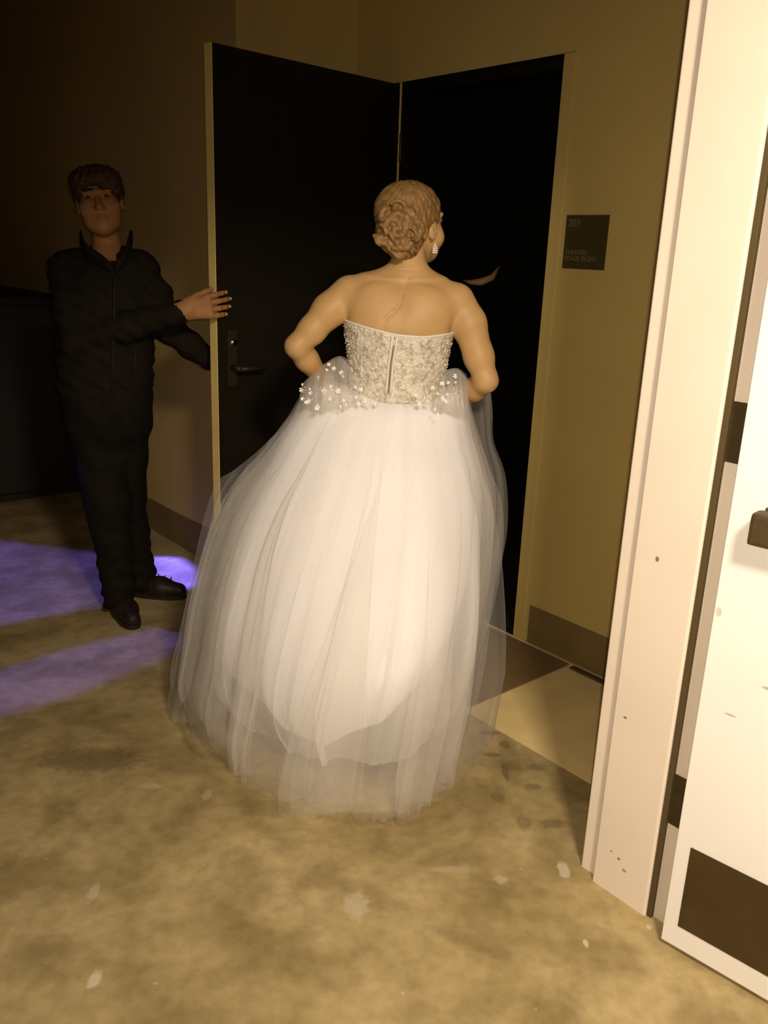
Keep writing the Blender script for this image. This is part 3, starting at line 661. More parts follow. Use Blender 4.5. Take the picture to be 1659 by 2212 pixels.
# ---- skirt
def tulle(name, alpha, edge, col=(.90, .86, .80), transl=.4, streak=.35, fs=55):
    m = bpy.data.materials.new(name); m.use_nodes = True; n, l = nodes(m); n.remove(n['Principled BSDF']); out = n['Material Output']
    tr = n.new('ShaderNodeBsdfTransparent'); df = n.new('ShaderNodeBsdfDiffuse'); tl = n.new('ShaderNodeBsdfTranslucent'); df.inputs[0].default_value = (*col, 1); tl.inputs[0].default_value = (*col, 1)
    m1 = n.new('ShaderNodeMixShader'); m1.inputs[0].default_value = transl; l.new(df.outputs[0], m1.inputs[1]); l.new(tl.outputs[0], m1.inputs[2])
    lw = n.new('ShaderNodeLayerWeight'); lw.inputs['Blend'].default_value = .5
    pw = n.new('ShaderNodeMath'); pw.operation = 'POWER'; pw.inputs[1].default_value = 3.6; l.new(lw.outputs['Facing'], pw.inputs[0])
    mr = n.new('ShaderNodeMapRange'); mr.inputs['To Min'].default_value = alpha; mr.inputs['To Max'].default_value = edge; l.new(pw.outputs[0], mr.inputs['Value'])
    uv = n.new('ShaderNodeUVMap'); mp = n.new('ShaderNodeMapping'); mp.inputs['Scale'].default_value = (fs, .8, 1); ns = n.new('ShaderNodeTexNoise'); ns.inputs['Scale'].default_value = 1.0; ns.inputs['Detail'].default_value = 3
    l.new(uv.outputs[0], mp.inputs[0]); l.new(mp.outputs[0], ns.inputs['Vector'])
    s = n.new('ShaderNodeMapRange'); s.inputs['From Min'].default_value = .3; s.inputs['From Max'].default_value = .7; s.inputs['To Min'].default_value = 1-streak; s.inputs['To Max'].default_value = 1+streak; l.new(ns.outputs['Fac'], s.inputs['Value'])
    mu = n.new('ShaderNodeMath'); mu.operation = 'MULTIPLY'; mu.use_clamp = True; l.new(mr.outputs[0], mu.inputs[0]); l.new(s.outputs[0], mu.inputs[1])
    mx = n.new('ShaderNodeMixShader'); l.new(mu.outputs[0], mx.inputs[0]); l.new(tr.outputs[0], mx.inputs[1]); l.new(m1.outputs[0], mx.inputs[2]); l.new(mx.outputs[0], out.inputs['Surface']); return m
M_lining = mat('white_lining', (.92, .93, .98), .8, .03, 5)
# level table of the outer silhouette: py, left px, right px, depth centre, back reach, front reach
OUT = [(842, 762, 950, 2.605, .100, .10), (858, 705, 975, 2.61, .115, .13), (880, 655, 1010, 2.61, .150, .18), (930, 612, 1035, 2.61, .200, .24), (1000, 560, 1060, 2.60, .255, .30),
       (1060, 512, 1080, 2.60, .300, .34), (1150, 468, 1082, 2.59, .355, .37), (1250, 440, 1070, 2.585, .405, .38), (1350, 420, 1050, 2.58, .455, .35), (1450, 408, 1025, 2.57, .49, .33), (1540, 398, 1005, 2.56, .515, .32), (1600, 405, 995, 2.56, .52, .32)]
INN = [(842, 764, 948, 2.605, .098, .10), (858, 712, 965, 2.61, .110, .12), (880, 668, 1000, 2.61, .140, .16), (930, 622, 1010, 2.61, .180, .20), (1000, 588, 1028, 2.60, .230, .26),
       (1060, 556, 1036, 2.60, .265, .30), (1150, 518, 1036, 2.59, .315, .32), (1250, 482, 1030, 2.585, .360, .32), (1350, 458, 1012, 2.58, .385, .32), (1430, 452, 985, 2.575, .385, .30), (1500, 470, 962, 2.57, .37, .28), (1560, 520, 925, 2.56, .345, .25)]
def levels(T):
    out = []
    for py, xl, xr, yc, bk, fr in T:
        a = P(xl, py, yc); b = P(xr, py, yc); out.append(((a[2]+b[2])/2, (a[0]+b[0])/2, (b[0]-a[0])/2, yc, bk, fr))
    A = np.array(out); return A
def skirt(name, T, m, parent, seed, amp, nf, scale=1.0, zend=0.012, hemjit=.0, lift=.0, sharp=1.0, tmax=1.0, NT=720, NZ=90, arc=None, swing=0.0, tang=0.0, zhem=None, rag=0.0):
    A = levels(T); r = np.random.default_rng(seed); n = len(A); tt = np.linspace(0, 1, n)
    zt = A[:, 0].copy()
    th = np.linspace(0, 2*math.pi, NT, endpoint=False); 
    if arc: th = np.linspace(arc[0], arc[1], NT)
    # fold function along the hem: irregular pleats
    ph = r.random(8)*6.28; fr = [nf, nf*1.63, nf*.57, nf*2.7]; am = [1, .55, .6, .28]
    warp = th+.10*np.sin(3*th+ph[0])+.05*np.sin(7*th+ph[1])
    fold = np.zeros(NT)
    for k in range(4):
        f_ = round(fr[k]); w_ = np.sin(f_*warp+ph[k+2]+.8*np.sin(2*th+ph[6]))
        fold += am[k]*(np.sign(w_)*np.abs(w_)**(1/sharp) if sharp > 1 else w_)
    fold /= 1.6
    verts = np.zeros((NZ+1, NT, 3)); uv = np.zeros((NZ+1, NT, 2))
    c, s = np.cos(th), np.sin(th); p = 2.15; rr = (np.abs(c)**p+np.abs(s)**p)**(-1/p)
    hz = np.zeros(NT)
    if zhem is not None: hz = zhem(th)
    D = np.cos(round(nf)*warp+ph[2]+.8*np.sin(2*th+ph[6]))+.35*np.cos(round(nf*1.63)*warp+ph[3]); D /= max(1, nf)
    for j in range(NZ+1):
        t = j/NZ*tmax; u = min(1.0, t*1.25)**1.15; th2 = th+tang*u*(1+.3*np.sin(4*t+ph[4]))*D; c, s = np.cos(th2), np.sin(th2); rr = (np.abs(c)**p+np.abs(s)**p)**(-1/p)
        g = lambda q: float(smooth_interp(np.array([t]), tt, q)[0])
        z, x0, wx, yc, bk, frn = g(zt), g(A[:, 1]), g(A[:, 2]), g(A[:, 3]), g(A[:, 4]), g(A[:, 5])
        sc = 1+(scale-1)*min(1, t*3); u = min(1.0, t*1.25)**1.15
        rad = (1+amp*u*fold*(1+.35*np.sin(5*t+ph[5])))*(1+u*u*(.22*np.exp(-((th-5.30)/.38)**2)-.14*np.exp(-((th-4.0)/.45)**2)-.20*np.exp(-((((th-6.25+math.pi) % (2*math.pi))-math.pi)/.45)**2)-.16*np.exp(-((((th-.55+math.pi) % (2*math.pi))-math.pi)/.50)**2)))
        X = x0+wx*sc*rr*c*rad+swing*np.sin(3.2*t+th*2)*u; Y = yc+np.where(s < 0, bk, frn)*sc*rr*s*rad
        zz = z+lift*np.exp(-((t-.13)/.08)**2)*np.abs(c)**3
        verts[j, :, 0] = X; verts[j, :, 1] = Y; verts[j, :, 2] = zz; uv[j, :, 0] = th/6.283; uv[j, :, 1] = t
    # carry hem to the floor (or its own height), linear remap of the lower half
    z0 = verts[0, :, 2].mean(); zb = verts[-1, :, 2].copy(); jit = rag*r.standard_normal(NT); jit = np.convolve(np.r_[jit, jit, jit], np.ones(9)/9, 'same')[NT:2*NT]
    for i in range(NT):
        tgt_ = zend+hz[i]+abs(jit[i]); k = (z0-tgt_)/(z0-zb[i]); wgt = np.clip((z0-verts[:, i, 2])/(z0-zb[i]), 0, 1); verts[:, i, 2] = verts[:, i, 2]-(tgt_-zb[i])*0+((tgt_-zb[i])*wgt**2)
    V_ = verts.reshape(-1, 3); F_ = []
    I = np.arange(NT if not arc else NT-1); J = np.arange(NZ)
    for j in J:
        a = j*NT+I; b = j*NT+(I+1) % NT; F_.append(np.stack([a, b, b+NT, a+NT], 1))
    F_ = np.concatenate(F_)
    o = np_mesh(name, V_, F_, m, parent); me = o.data; ul = me.uv_layers.new(name='UVMap'); li = np.zeros(len(me.loops), np.int32); me.loops.foreach_get('vertex_index', li)
    ul.data.foreach_set('uv', uv.reshape(-1, 2)[li].astype(np.float32).ravel()); return o, verts
LP, RP, BK = math.pi, 0.0, 1.5*math.pi
def back(th): return np.clip(-np.sin(th), 0, 1)
sk, _ = skirt('skirt', INN, M_lining, bride, 3, .028, 8, tang=.0, zend=.0, lift=.035, zhem=lambda th: .10+.30*np.clip(np.cos(th), 0, 1)+.10*np.clip(-np.cos(th), 0, 1)**2+.25*np.clip(np.sin(th), 0, 1))
T1 = tulle('dense_tulle', .50, .95, (.93, .91, .91), transl=.35, streak=.45, fs=20); T2 = tulle('middle_tulle', .15, .92); T3 = tulle('outer_tulle', .075, .8); T4 = tulle('veil_tulle', .05, .7)
hemf = lambda th: .10*np.exp(-((th-3.5)/.45)**2)+.10*np.clip(np.cos(th), 0, 1)**2*np.clip(1+np.sin(th), 0, 1)+.22*np.clip(np.sin(th), 0, 1)
a1, _ = skirt('tulle_layer', INN, T1, sk, 5, .034, 13, tang=1.0, scale=1.09, lift=.04, zend=.015, zhem=lambda th: .05+.06*np.clip(np.cos(th), 0, 1)+.2*np.clip(np.sin(th), 0, 1), sharp=1.5, rag=.01)
a2, V2 = skirt('tulle_layer', OUT, T2, sk, 8, .055, 12, tang=1.5, scale=.93, lift=.045, zhem=hemf, sharp=1.8, rag=.02)
a3, V3 = skirt('tulle_layer', OUT, T2, sk, 11, .055, 16, tang=1.6, scale=.97, lift=.05, zend=.008, zhem=hemf, sharp=2.0, rag=.03)
a4, V4 = skirt('tulle_layer', OUT, T3, sk, 21, .058, 10, tang=1.7, scale=1.0, lift=.055, zend=.006, zhem=hemf, sharp=2.2, rag=.03)
a5, V5 = skirt('tulle_layer', OUT, T4, sk, 33, .045, 7, tang=1.8, scale=1.01, lift=.06, zend=.01, zhem=lambda th: .02+hemf(th), sharp=2.2, swing=.012, rag=.03)
# gathered tulle bunched up over the hands at each hip
def bunch(pts, r0, seed, m, name='gathered_tulle'):
    pts = [np.array(p) for p in pts]; r = np.random.default_rng(seed); nu, nv = 60, 40; ph = r.random(6)*6.28
    out = np.zeros((nu+1, nv, 3)); tt = np.linspace(0, 1, len(pts)); arr = np.array(pts)
    for j in range(nu+1):
        t = j/nu; c = np.array([smooth_interp(np.array([t]), tt, arr[:, k])[0] for k in range(3)]); R0 = float(smooth_interp(np.array([t]), tt, r0)[0])
        for i in range(nv):
            a = 2*math.pi*i/nv; rr = R0*(1+.10*math.sin(5*a+ph[0]+3*t)+.07*math.sin(9*a+ph[1]-4*t))
            out[j, i] = c+np.array([rr*math.cos(a)*.8, rr*math.sin(a)*.8, rr*.55*math.cos(a+ph[2])])
    return out
def sheet(name, rows, m, parent, NU=70, NV=50, seed=0, amp=.01, nf=6):
    """cloth panel through rows of control points (each row left->right)"""
    r = np.random.default_rng(seed); ph = r.random(4)*6.28; R = np.array([[np.array(p) for p in row] for row in rows]); ni, nj, _ = R.shape
    u = np.linspace(0, 1, NU+1); v = np.linspace(0, 1, NV+1)
    A = np.stack([[smooth_interp(v, np.linspace(0, 1, nj), R[i, :, k]) for k in range(3)] for i in range(ni)])  # ni,3,NV+1
    G = np.zeros((NU+1, NV+1, 3))
    for k in range(3):
        for j in range(NV+1): G[:, j, k] = smooth_interp(u, np.linspace(0, 1, ni), A[:, k, j])
    uu, vv_ = np.meshgrid(u, v, indexing='ij'); w_ = np.sin(nf*6.28*vv_+ph[0]+2*uu)+.5*np.sin(nf*2.3*6.28*vv_+ph[1]-3*uu)
    G[:, :, 1] += amp*w_*np.minimum(1, uu*3); G[:, :, 2] += .3*amp*np.sin(nf*4*uu+ph[2])
    F_ = [[a*(NV+1)+b, a*(NV+1)+b+1, (a+1)*(NV+1)+b+1, (a+1)*(NV+1)+b] for a in range(NU) for b in range(NV)]
    o = np_mesh(name, G.reshape(-1, 3), np.array(F_), m, parent); me = o.data; ul = me.uv_layers.new(name='UVMap'); li = np.zeros(len(me.loops), np.int32); me.loops.foreach_get('vertex_index', li)
    ul.data.foreach_set('uv', np.stack([vv_*.2, uu], -1).reshape(-1, 2)[li].astype(np.float32).ravel()); return o
M_bun = tulle('gathered_tulle', .42, 1.0, (.90, .86, .80), .3, .2); M_bun2 = tulle('gathered_tulle_sheer', .20, .85, (.85, .80, .72), .3, .3)
# left hip: rises behind, rolls out over the forearm and down
sheet('gathered_tulle', [[P(668, 812, 2.66), P(700, 785, 2.67), P(735, 768, 2.66), P(768, 785, 2.62)],
                        [P(655, 830, 2.60), P(695, 800, 2.56), P(735, 785, 2.55), P(768, 815, 2.55)],
                        [P(648, 848, 2.56), P(690, 830, 2.50), P(735, 820, 2.49), P(775, 842, 2.505)],
                        [P(645, 872, 2.56), P(688, 868, 2.47), P(735, 862, 2.465), P(785, 862, 2.49)],
                        [P(620, 915, 2.62), P(680, 905, 2.53), P(735, 900, 2.50), P(800, 895, 2.53)]], M_bun, sk, seed=2, amp=.006, nf=3)
sheet('gathered_tulle', [[P(945, 812, 2.62), P(968, 798, 2.63), P(990, 796, 2.64), P(1008, 808, 2.66)],
                        [P(940, 830, 2.55), P(962, 812, 2.54), P(988, 812, 2.55), P(1010, 822, 2.60)],
                        [P(935, 850, 2.51), P(960, 838, 2.50), P(990, 838, 2.51), P(1012, 850, 2.57)],
                        [P(930, 880, 2.475), P(960, 872, 2.46), P(992, 872, 2.475), P(1012, 885, 2.54)],
                        [P(925, 910, 2.53), P(962, 905, 2.52), P(998, 905, 2.52), P(1016, 915, 2.57)]], M_bun, sk, seed=4, amp=.005, nf=3)
# sheer panel held up in front, seen past the right hip
sheet('gathered_tulle', [[P(1005, 858, 2.74), P(1025, 846, 2.76), P(1045, 842, 2.78), P(1060, 848, 2.78)],
                        [P(1010, 900, 2.70), P(1030, 895, 2.74), P(1050, 890, 2.76), P(1064, 890, 2.76)],
                        [P(1010, 960, 2.66), P(1035, 960, 2.72), P(1055, 955, 2.74), P(1066, 950, 2.74)],
                        [P(1020, 1040, 2.64), P(1050, 1040, 2.70), P(1075, 1035, 2.72), P(1092, 1030, 2.72)],
                        [P(1015, 1150, 2.62), P(1050, 1150, 2.70), P(1075, 1150, 2.72), P(1094, 1150, 2.72)],
                        [P(1005, 1280, 2.58), P(1035, 1280, 2.66), P(1055, 1280, 2.70), P(1066, 1280, 2.70)],
                        [P(990, 1400, 2.52), P(1020, 1400, 2.60), P(1040, 1400, 2.64), P(1052, 1400, 2.66)],
                        [P(970, 1520, 2.45), P(1000, 1530, 2.50), P(1018, 1530, 2.54), P(1030, 1520, 2.58)],
                        [P(955, 1620, 2.38), P(985, 1640, 2.36), P(1000, 1640, 2.40), P(1012, 1610, 2.46)]], M_bun2, sk, seed=6, amp=.008, nf=2)
# flying flap of tulle at the left
sheet('tulle_flap', [[P(600, 930, 2.58), P(560, 970, 2.56), P(530, 995, 2.56), P(505, 1015, 2.57)],
                     [P(595, 985, 2.55), P(550, 1010, 2.53), P(510, 1025, 2.53), P(470, 1038, 2.56)],
                     [P(580, 1060, 2.53), P(520, 1075, 2.51), P(480, 1085, 2.52), P(445, 1105, 2.55)],
                     [P(560, 1200, 2.50), P(500, 1220, 2.47), P(450, 1230, 2.48), P(414, 1240, 2.52)],
                     [P(530, 1370, 2.45), P(470, 1390, 2.43), P(420, 1400, 2.45), P(382, 1410, 2.50)],
                     [P(500, 1480, 2.40), P(440, 1510, 2.40), P(395, 1525, 2.43), P(360, 1520, 2.50)],
                     [P(480, 1560, 2.38), P(430, 1565, 2.40), P(390, 1560, 2.43), P(363, 1545, 2.50)]], tulle('flap_tulle', .16, .75), sk, seed=9, amp=.010, nf=2)
# lace flowers on the hips
def flower(p, nrm, r, rot):
    bm = bmesh.new(); nrm = Vector(nrm).normalized(); a = nrm.orthogonal().normalized(); b = nrm.cross(a); p = Vector(p)
    for k in range(5):
        t = rot+k*2*math.pi/5; d = a*math.cos(t)+b*math.sin(t); e = -a*math.sin(t)+b*math.cos(t); ring = []
        for q in range(9):
            s = 2*math.pi*q/9; ring.append(bm.verts.new(p+d*(r*.62+r*.42*math.cos(s))+e*(r*.34*math.sin(s))+nrm*(.0015+.0022*math.cos(s))))
        bm.faces.new(ring)
    bmesh.ops.create_icosphere(bm, subdivisions=1, radius=r*.2, matrix=Matrix.Translation(p+nrm*.002)); return finish(bm, 'lace_flower', M_bead, sk)
fl = [(705, 800, 2.535), (722, 797, 2.53), (738, 806, 2.52), (690, 815, 2.545), (672, 850, 2.515), (655, 862, 2.54), (668, 868, 2.50), (700, 845, 2.485), (716, 836, 2.485), (730, 845, 2.475), (742, 866, 2.45), (738, 878, 2.445),
      (768, 858, 2.475), (790, 868, 2.465), (812, 872, 2.47), (905, 872, 2.47), (925, 868, 2.46), (955, 830, 2.50), (968, 826, 2.50), (945, 852, 2.485), (955, 862, 2.465), (962, 868, 2.46), (948, 895, 2.43), (985, 812, 2.53), (780, 842, 2.49), (935, 840, 2.50), (652, 842, 2.565), (712, 862, 2.465), (685, 880, 2.455), (898, 856, 2.49)]
for i, (px, py, y) in enumerate(fl): 
    flower(P(px, py, y-.012), (rng.normal()*.5, -1, .4+.3*rng.normal()), .0050+.0045*rng.random(), i*1.3)
    if i % 2 == 0: flower(P(px+9*rng.normal(), py+8*rng.normal(), y-.014), (rng.normal()*.6, -1, .4), .0035+.003*rng.random(), i*2.1)
bm = bmesh.new()
for i in range(260):
    px = 650+350*rng.random(); py = 850+20*rng.random()+(0 if 780 < px < 930 else rng.random()*25-20); bb = .06*(1-((px-850)/220)**2); bmesh.ops.create_icosphere(bm, subdivisions=1, radius=.0010+.0010*rng.random(), matrix=Matrix.Translation(Vector(P(px, py, 2.535-bb-.02))))
o = finish(bm, 'beading', M_bead, sk); o['kind'] = 'stuff'

# ================================================================== PERSON HOLDING THE DOOR
man = empty('person', P(262, 1315, 3.30)*np.array([1, 1, 0])); tag(man, 'person in dark jacket and trousers holding the black door open by its edge', 'person')
S = SDF(axis(-1.40, -.50, .006, [(-.78, -.56, .003)]), axis(2.98, 3.75, .006, [(3.12, 3.26, .003)]), axis(-.005, 1.84, .007, [(1.20, 1.34, .003), (1.45, 1.80, .0045)]))
hc2 = P(216, 438, 3.335); Rm = rotm(0, 0, math.pi-.0) @ rotm(0, 0, 0)
Rm = np.array(Matrix.Rotation(math.pi+.26, 3, 'Z') @ Matrix.Rotation(.14, 3, 'Y') @ Matrix.Rotation(.04, 3, 'X'))
def HM(x, y, z): return hc2+Rm @ np.array([x, y, z])
S.ell(HM(0, -.012, .028), (.076, .094, .090), Rm, k=.02); S.ell(HM(0, .035, -.035), (.062, .062, .080), Rm, k=.03)
S.ell(HM(0, .066, -.092), (.028, .024, .022), Rm, k=.03); S.ell(HM(.040, .028, -.070), (.022, .04, .022), Rm, k=.03); S.ell(HM(-.040, .028, -.070), (.022, .04, .022), Rm, k=.03)
S.cap(HM(0, .090, .016), HM(0, .113, -.022), .0085, .0125, .012); S.ell(HM(.012, .100, -.026), (.008, .009, .007), Rm, k=.006); S.ell(HM(-.012, .100, -.026), (.008, .009, .007), Rm, k=.006)
S.ell(HM(0, .090, -.050), (.024, .010, .006), Rm, k=.008); S.ell(HM(0, .091, -.062), (.021, .010, .007), Rm, k=.008); S.cap(HM(-.022, .102, -.056), HM(.022, .102, -.056), .0022, .0022, .003, 's')
for s in (-1, 1):
    S.ell(HM(s*.031, .098, .014), (.017, .014, .012), Rm, k=.012, op='s'); S.cap(HM(s*.014, .093, .034), HM(s*.046, .078, .034), .009, .008, .014)
    S.cap(HM(s*.018, .089, .021), HM(s*.044, .081, .020), .0045, .004, .004); S.ell(HM(s*.048, .062, -.022), (.022, .020, .022), Rm, k=.03)
    S.ell(HM(s*.078, .000, -.006), (.009, .018, .031), Rm, k=.008); S.ell(HM(s*.087, .004, -.004), (.005, .010, .019), Rm, k=.004, op='s')
nb = P(232, 560, 3.33); S.cap(HM(0, -.022, -.06), nb+np.array([0, .025, 0]), .048, .056, .02)
shl = P(148, 582, 3.32); shr = P(300, 580, 3.33)
S.cap(nb, shl, .040, .048, .03); S.cap(nb, shr, .040, .048, .03)
tz, tx, ty, tw, td = [], [], [], [], []
for py, xl, xr, d in ((560, 165, 290, .075), (600, 130, 318, .10), (660, 135, 318, .115), (740, 145, 312, .115), (800, 148, 310, .11), (860, 158, 304, .11), (890, 165, 300, .10)):
    a = P(xl, py, 3.33); b = P(xr, py, 3.33); tz.append(a[2]); tx.append((a[0]+b[0])/2); tw.append((b[0]-a[0])/2); ty.append(3.33); td.append(d)
S.prof(tz, tx, ty, tw, td, .04)
elr = P(168, 735, 3.24); wrr = P(396, 672, 3.175)      # his right arm crosses in front; hand on the door edge
ell_ = P(368, 712, 3.36); wrl = P(452, 778, 3.40)      # his left arm reaches behind the door
S.chain([shl, elr, wrr], [.050, .042, .027], .02); S.chain([shr, ell_, wrl], [.050, .042, .028], .02)
ft1 = P(258, 1300, 3.33); ft2 = P(303, 1262, 3.52)
hp1 = P(200, 880, 3.33); hp2 = P(268, 880, 3.35); kn1 = P(232, 1085, 3.31); kn2 = P(268, 1080, 3.44)
f1 = np.array([ft1[0], ft1[1], .09]); f2 = np.array([ft2[0], ft2[1], .09])
for h, k_, f_ in ((hp1, kn1, f1), (hp2, kn2, f2)): S.chain([h, k_], [.085, .058], .03); S.chain([k_, f_], [.054, .032], .03)
t1 = unit([.55, -.83, 0]); t2 = unit([1, -.10, 0])
for f_, t_ in ((f1, t1), (f2, t2)): S.cap(f_, f_+t_*.15+np.array([0, 0, -.06]), 0.028, .022, .02)
nl = []
hf = unit(P(475, 658, 3.185)-wrr); hand(S, wrr, hf, (0.0, -1, .0), (0, 0, 1), L=.190, curl=(.38, .42, .25), splay=.045, thumb=(.42, .35), k=.003, R=1.12, nails=nl)
hand(S, wrl, unit([.75, .1, .1]), (0.1, 1, 0), (0, 0, 1), L=.175, curl=(.2, .3, .2), thumb=(.8, .2))
vs_, fs_ = S.mesh(); cen = vs_[fs_].mean(1); mi = np.zeros(len(fs_), int); lo = np.array([(cen-HM(0, .095, -.056))@Rm[:, i] for i in range(3)]).T
mi[(lo[:, 0]/.021)**2+(lo[:, 1]/.03)**2+(lo[:, 2]/.008)**2 < 1] = 1
M_lipm = mat('dim_lips', (0.26, 0.10, 0.05), .6)
lob = np.array([(cen-hc2)@Rm[:, i] for i in range(3)]).T
for s in (-1, 1): mi[(np.abs(lob[:, 0]*s-.030) < .018) & (np.abs(lob[:, 2]-.038-.0) < .0045) & (lob[:, 1] > .05)] = 2
body2 = np_mesh('body', vs_, fs_, [M_skinm, M_lipm, M_hairm], man, mi)
for s in (-1, 1):
    bm = bmesh.new(); bmesh.ops.create_uvsphere(bm, u_segments=20, v_segments=14, radius=.0125, matrix=Matrix.Translation(Vector(HM(s*.031, .0775, .014)))); finish(bm, 'eye', M_white, body2, True)
    bm = bmesh.new(); bmesh.ops.create_uvsphere(bm, u_segments=14, v_segments=10, radius=.0062, matrix=Matrix.Translation(Vector(HM(s*.031+.001, .0855, .014)))); finish(bm, 'iris', M_iris, body2, True)
for p_, d_, n_, r_ in nl:
    bm = bmesh.new(); bmesh.ops.create_uvsphere(bm, u_segments=10, v_segments=8, radius=1); 
    X_ = unit(np.cross(d_, n_)); mm = Matrix([[X_[i]*.0058, d_[i]*.0062, n_[i]*.0022, (p_+n_*r_*.72)[i]] for i in range(3)]+[[0, 0, 0, 1]]); bm.transform(mm); finish(bm, 'fingernail', M_nail, body2, True)
# hair: short, thick, fringe swept towards his left
H = SDF(axis(-1.30, -.95, .004), axis(3.17, 3.52, .0045), axis(1.50, 1.82, .004))
H.ell(HM(0, -.018, .040), (.092, .108, .094), Rm, k=.02); H.ell(HM(-.020, .050, .078), (.070, .045, .040), Rm, k=.03); H.ell(HM(.045, .03, .070), (.045, .06, .045), Rm, k=.03)
H.ell(HM(-.055, .055, .045), (.032, .036, .042), Rm, k=.02)
H.ell(HM(.018, .100, -.005), (.056, .060, .062), Rm, k=.012, op='s'); H.ell(HM(0, .075, -.060), (.085, .085, .075), Rm, k=.012, op='s'); H.ell(HM(-.02, .095, -.01), (.052, .055, .05), Rm, k=.012, op='s')
H.ell(HM(0, .0, -.110), (.10, .095, .060), Rm, k=.01, op='s')
for s in (-1, 1): H.ell(HM(s*.086, .006, -.014), (.020, .026, .036), Rm, k=.008, op='s')
def hfn2(x, y, z):
    u_ = x-hc2[0]; v_ = z-hc2[2]; return (.0022*np.sin(u_*140+v_*90+20*np.sin(y*30))+.0018*np.sin(u_*260-v_*120+y*90)).astype(np.float32)
H.disp(hfn2); vs_, fs_ = H.mesh(); hair2 = np_mesh('hair', vs_, fs_, M_hairm, man)
# jacket
J = SDF(axis(-1.42, -.52, .007), axis(3.02, 3.62, .007), axis(.86, 1.56, .007))
jz, jx, jy, jw, jd = [], [], [], [], []
for py, xl, xr, d in ((560, 160, 296, .085), (585, 132, 318, .115), (640, 122, 326, .132), (720, 124, 330, .140), (790, 126, 330, .140), (835, 130, 325, .142), (858, 134, 322, .138)):
    a = P(xl, py, 3.33); b = P(xr, py, 3.33); jz.append(a[2]); jx.append((a[0]+b[0])/2); jw.append((b[0]-a[0])/2); jy.append(3.33); jd.append(d)
J.prof(jz, jx, jy, jw, jd, .04)
up = np.array([0, 0, .012])
J.cap(nb-up, shl, .062, .068, .04); J.cap(nb-up, shr, .062, .066, .04)
J.chain([shl, mid(shl, elr, .5, (-.01, 0, 0)), elr], [.070, .062, .058], .02); J.chain([elr, mid(elr, wrr, .5), mid(elr, wrr, .93)], [.058, .052, .043], .02)
J.chain([shr, mid(shr, ell_, .5, (.004, 0, .01)), ell_], [.066, .060, .055], .02); J.chain([ell_, mid(ell_, wrl, .5), wrl], [.054, .050, .042], .02)
J.cap(mid(elr, wrr, .90), mid(elr, wrr, .955), .046, .045, .004)
J.cap(mid(elr, wrr, .935), wrr+(wrr-elr)*.12, .034, .034, .004, 's')
J.cap(HM(0, .0, -.06), nb+np.array([.006, -.03, -.02]), .066, .052, .01, 's')
J.cap(nb+np.array([.004, -.085, .03]), P(246, 566, 3.20), .030, .012, .01, 's')
def jf(x, y, z):
    return (.0035*np.sin(z*55+x*22+3*np.sin(x*19))*np.sin(x*26+z*12+1)+.0022*np.sin(z*120+x*60+y*40)).astype(np.float32)
J.disp(jf); vs_, fs_ = J.mesh(); jacket = np_mesh('jacket', vs_, fs_, M_jacket, man)
M_jtrim = mat('jacket_trim', (0.016, 0.013, 0.007), .6)
bm = bmesh.new()
cps = [P(176, 528, 3.35), P(178, 560, 3.27), P(200, 570, 3.235), P(224, 577, 3.215), P(243, 592, 3.205)]; cps2 = [P(286, 528, 3.36), P(280, 556, 3.28), P(270, 574, 3.235), P(256, 586, 3.215), P(246, 594, 3.205)]
for c_ in (cps, cps2):
    rows = [[Vector(p)+Vector((0, 0, 0)) for p in c_], [Vector(p)+Vector((0, .004, .078-.011*i)) for i, p in enumerate(c_)]]
    a = [bm.verts.new(p) for p in rows[0]]; b = [bm.verts.new(p) for p in rows[1]]
    for i in range(4): bm.faces.new([a[i], a[i+1], b[i+1], b[i]])
cl_ = finish(bm, 'collar', M_jacket, jacket, True); md = cl_.modifiers.new('s', 'SOLIDIFY'); md.thickness = .016; md.offset = 0; md2 = cl_.modifiers.new('b', 'SUBSURF'); md2.levels = 2; md2.render_levels = 2
bm = bmesh.new(); tube(bm, [P(246, 596, 3.19), P(247, 650, 3.182), P(246, 720, 3.180), P(243, 790, 3.182), P(240, 845, 3.185)], .003, 8); finish(bm, 'zipper', M_jtrim, jacket, True)
bm = bmesh.new(); tube(bm, [P(292, 755, 3.215), P(290, 785, 3.212), P(287, 812, 3.213)], .0028, 8); finish(bm, 'pocket_seam', M_jtrim, jacket, True)
# trousers
T = SDF(axis(-1.30, -.85, .007), axis(3.14, 3.66, .007), axis(.03, 1.08, .008))
for h, k_, f_ in ((hp1, kn1, f1), (hp2, kn2, f2)):
    T.chain([h+np.array([0, 0, .03]), k_], [.104, .088], .02); T.chain([k_, f_+np.array([0, 0, .02])], [.086, .064], .02); T.cap(f_+np.array([0, -.01, .03]), f_+np.array([0, -.02, -.018]), .064, .060, .02)
wz = P(230, 850, 3.33)[2]
T.prof([.70, .76, .86, .95, 1.04], [tx[-2]]*5, [3.35, 3.34, 3.33, 3.33, 3.33], [.06, .125, .150, .150, .145], [.05, .11, .142, .138, .13], .06)
def tf(x, y, z):
    low = np.exp(-(z/.28)**2); return (.006*low*np.sin(z*95+3*np.sin(x*25))+.003*np.sin(z*40+x*50+y*30)).astype(np.float32)
T.disp(tf); vs_, fs_ = T.mesh(); np_mesh('trousers', vs_, fs_, M_trouser, man)
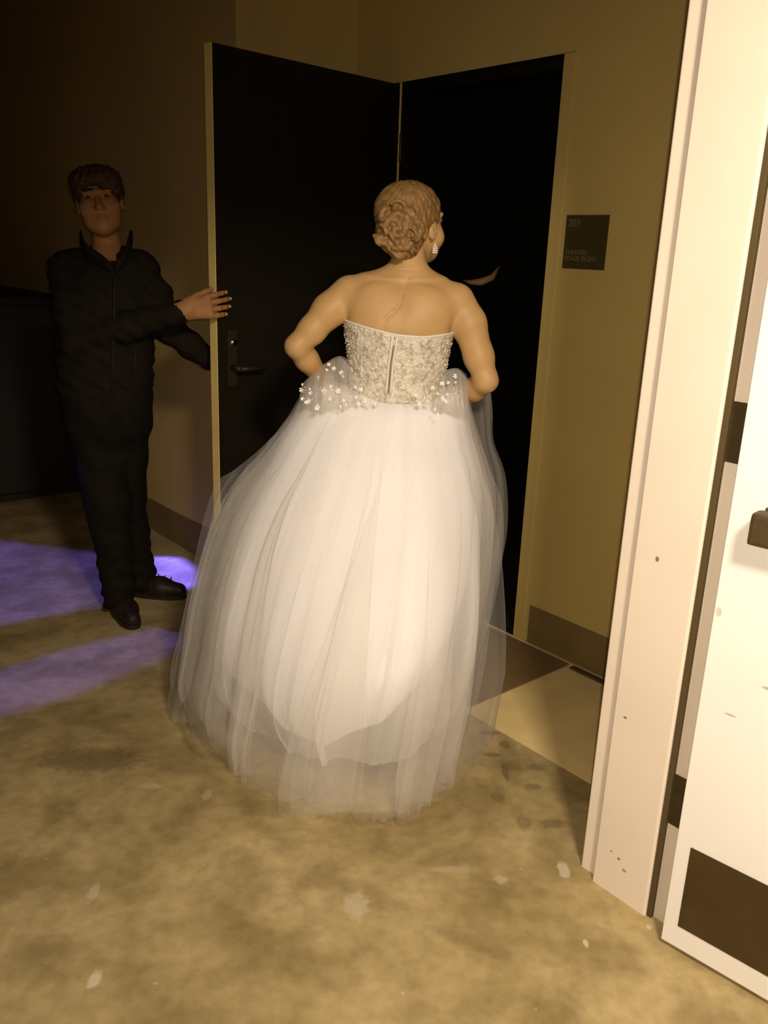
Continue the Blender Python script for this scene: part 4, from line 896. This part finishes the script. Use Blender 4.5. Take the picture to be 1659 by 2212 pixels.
for f_, t_ in ((f1, t1), (f2, t2)):
    A_ = SDF(axis(f_[0]-.16, f_[0]+.30, .004), axis(f_[1]-.26, f_[1]+.16, .004), axis(0, .16, .004))
    g = f_*np.array([1, 1, 0]); A_.cap(g-t_*.035+np.array([0, 0, .048]), g+t_*.09+np.array([0, 0, .042]), .042, .046, .03); A_.cap(g+t_*.09+np.array([0, 0, .040]), g+t_*.175+np.array([0, 0, .036]), .045, .032, .03)
    A_.cap(g-t_*.01+np.array([0, 0, .05]), g-t_*.01+np.array([0, 0, .11]), .044, .042, .02)
    z_ = A_.Z; A_.f = np.maximum(A_.f, (.012-z_)[None, None, :].astype(np.float32))
    vs_, fs_ = A_.mesh(); sh = np_mesh('shoe', vs_, fs_, M_shoe, man)
    sd = np.array([-t_[1], t_[0], 0]); bm = bmesh.new(); out = []
    for i in range(28):
        a = 2*math.pi*i/28; x_ = math.cos(a); y_ = math.sin(a); wd = .044+.006*math.cos(a-.3); out.append(g+t_*(.066+.140*np.sign(x_)*abs(x_)**.75)+sd*y_*wd)
    lo_ = [bm.verts.new(p+np.array([0, 0, .001])) for p in out]; hi_ = [bm.verts.new(p+np.array([0, 0, .020])) for p in out]; bm.faces.new(lo_); bm.faces.new(hi_)
    for i in range(28): bm.faces.new([lo_[i], lo_[(i+1) % 28], hi_[(i+1) % 28], hi_[i]])
    finish(bm, 'sole', M_dark, sh)
    for j in range(4):
        q = g+t_*(.055+.028*j)+np.array([0, 0, .092-.005*j]); bm = bmesh.new(); tube(bm, [q-sd*.022+np.array([0, 0, -.010]), q+np.array([0, 0, .004]), q+sd*.022+np.array([0, 0, -.010])], .0035, 6); tube(bm, [q, q+np.array([0, 0, .016])+sd*.01], [.004, .002], 6); finish(bm, 'lace', M_jacket, sh, True)

# ------------------------------------------------------------------ corridor ceiling lamp (out of the picture, gives the light)
lp = empty('ceiling_lamp', (0.55, -0.15, 2.75)); tag(lp, 'rectangular lamp under the ceiling of the corridor behind the camera', 'lamp')
bm = bmesh.new(); box(bm, -.24, .24, -.26, .26, 2.62, 2.70, f=lambda a, b, z: Vector((.55+a, -.15+b, z))); finish(bm, 'housing', M_trim, lp)
for sx in (-1, 1):
    bm = bmesh.new(); tube(bm, [(.55+sx*.2, -.15, 2.69), (.55+sx*.2, -.15, 2.75)], .008, 8); finish(bm, 'bracket', M_dark, lp)
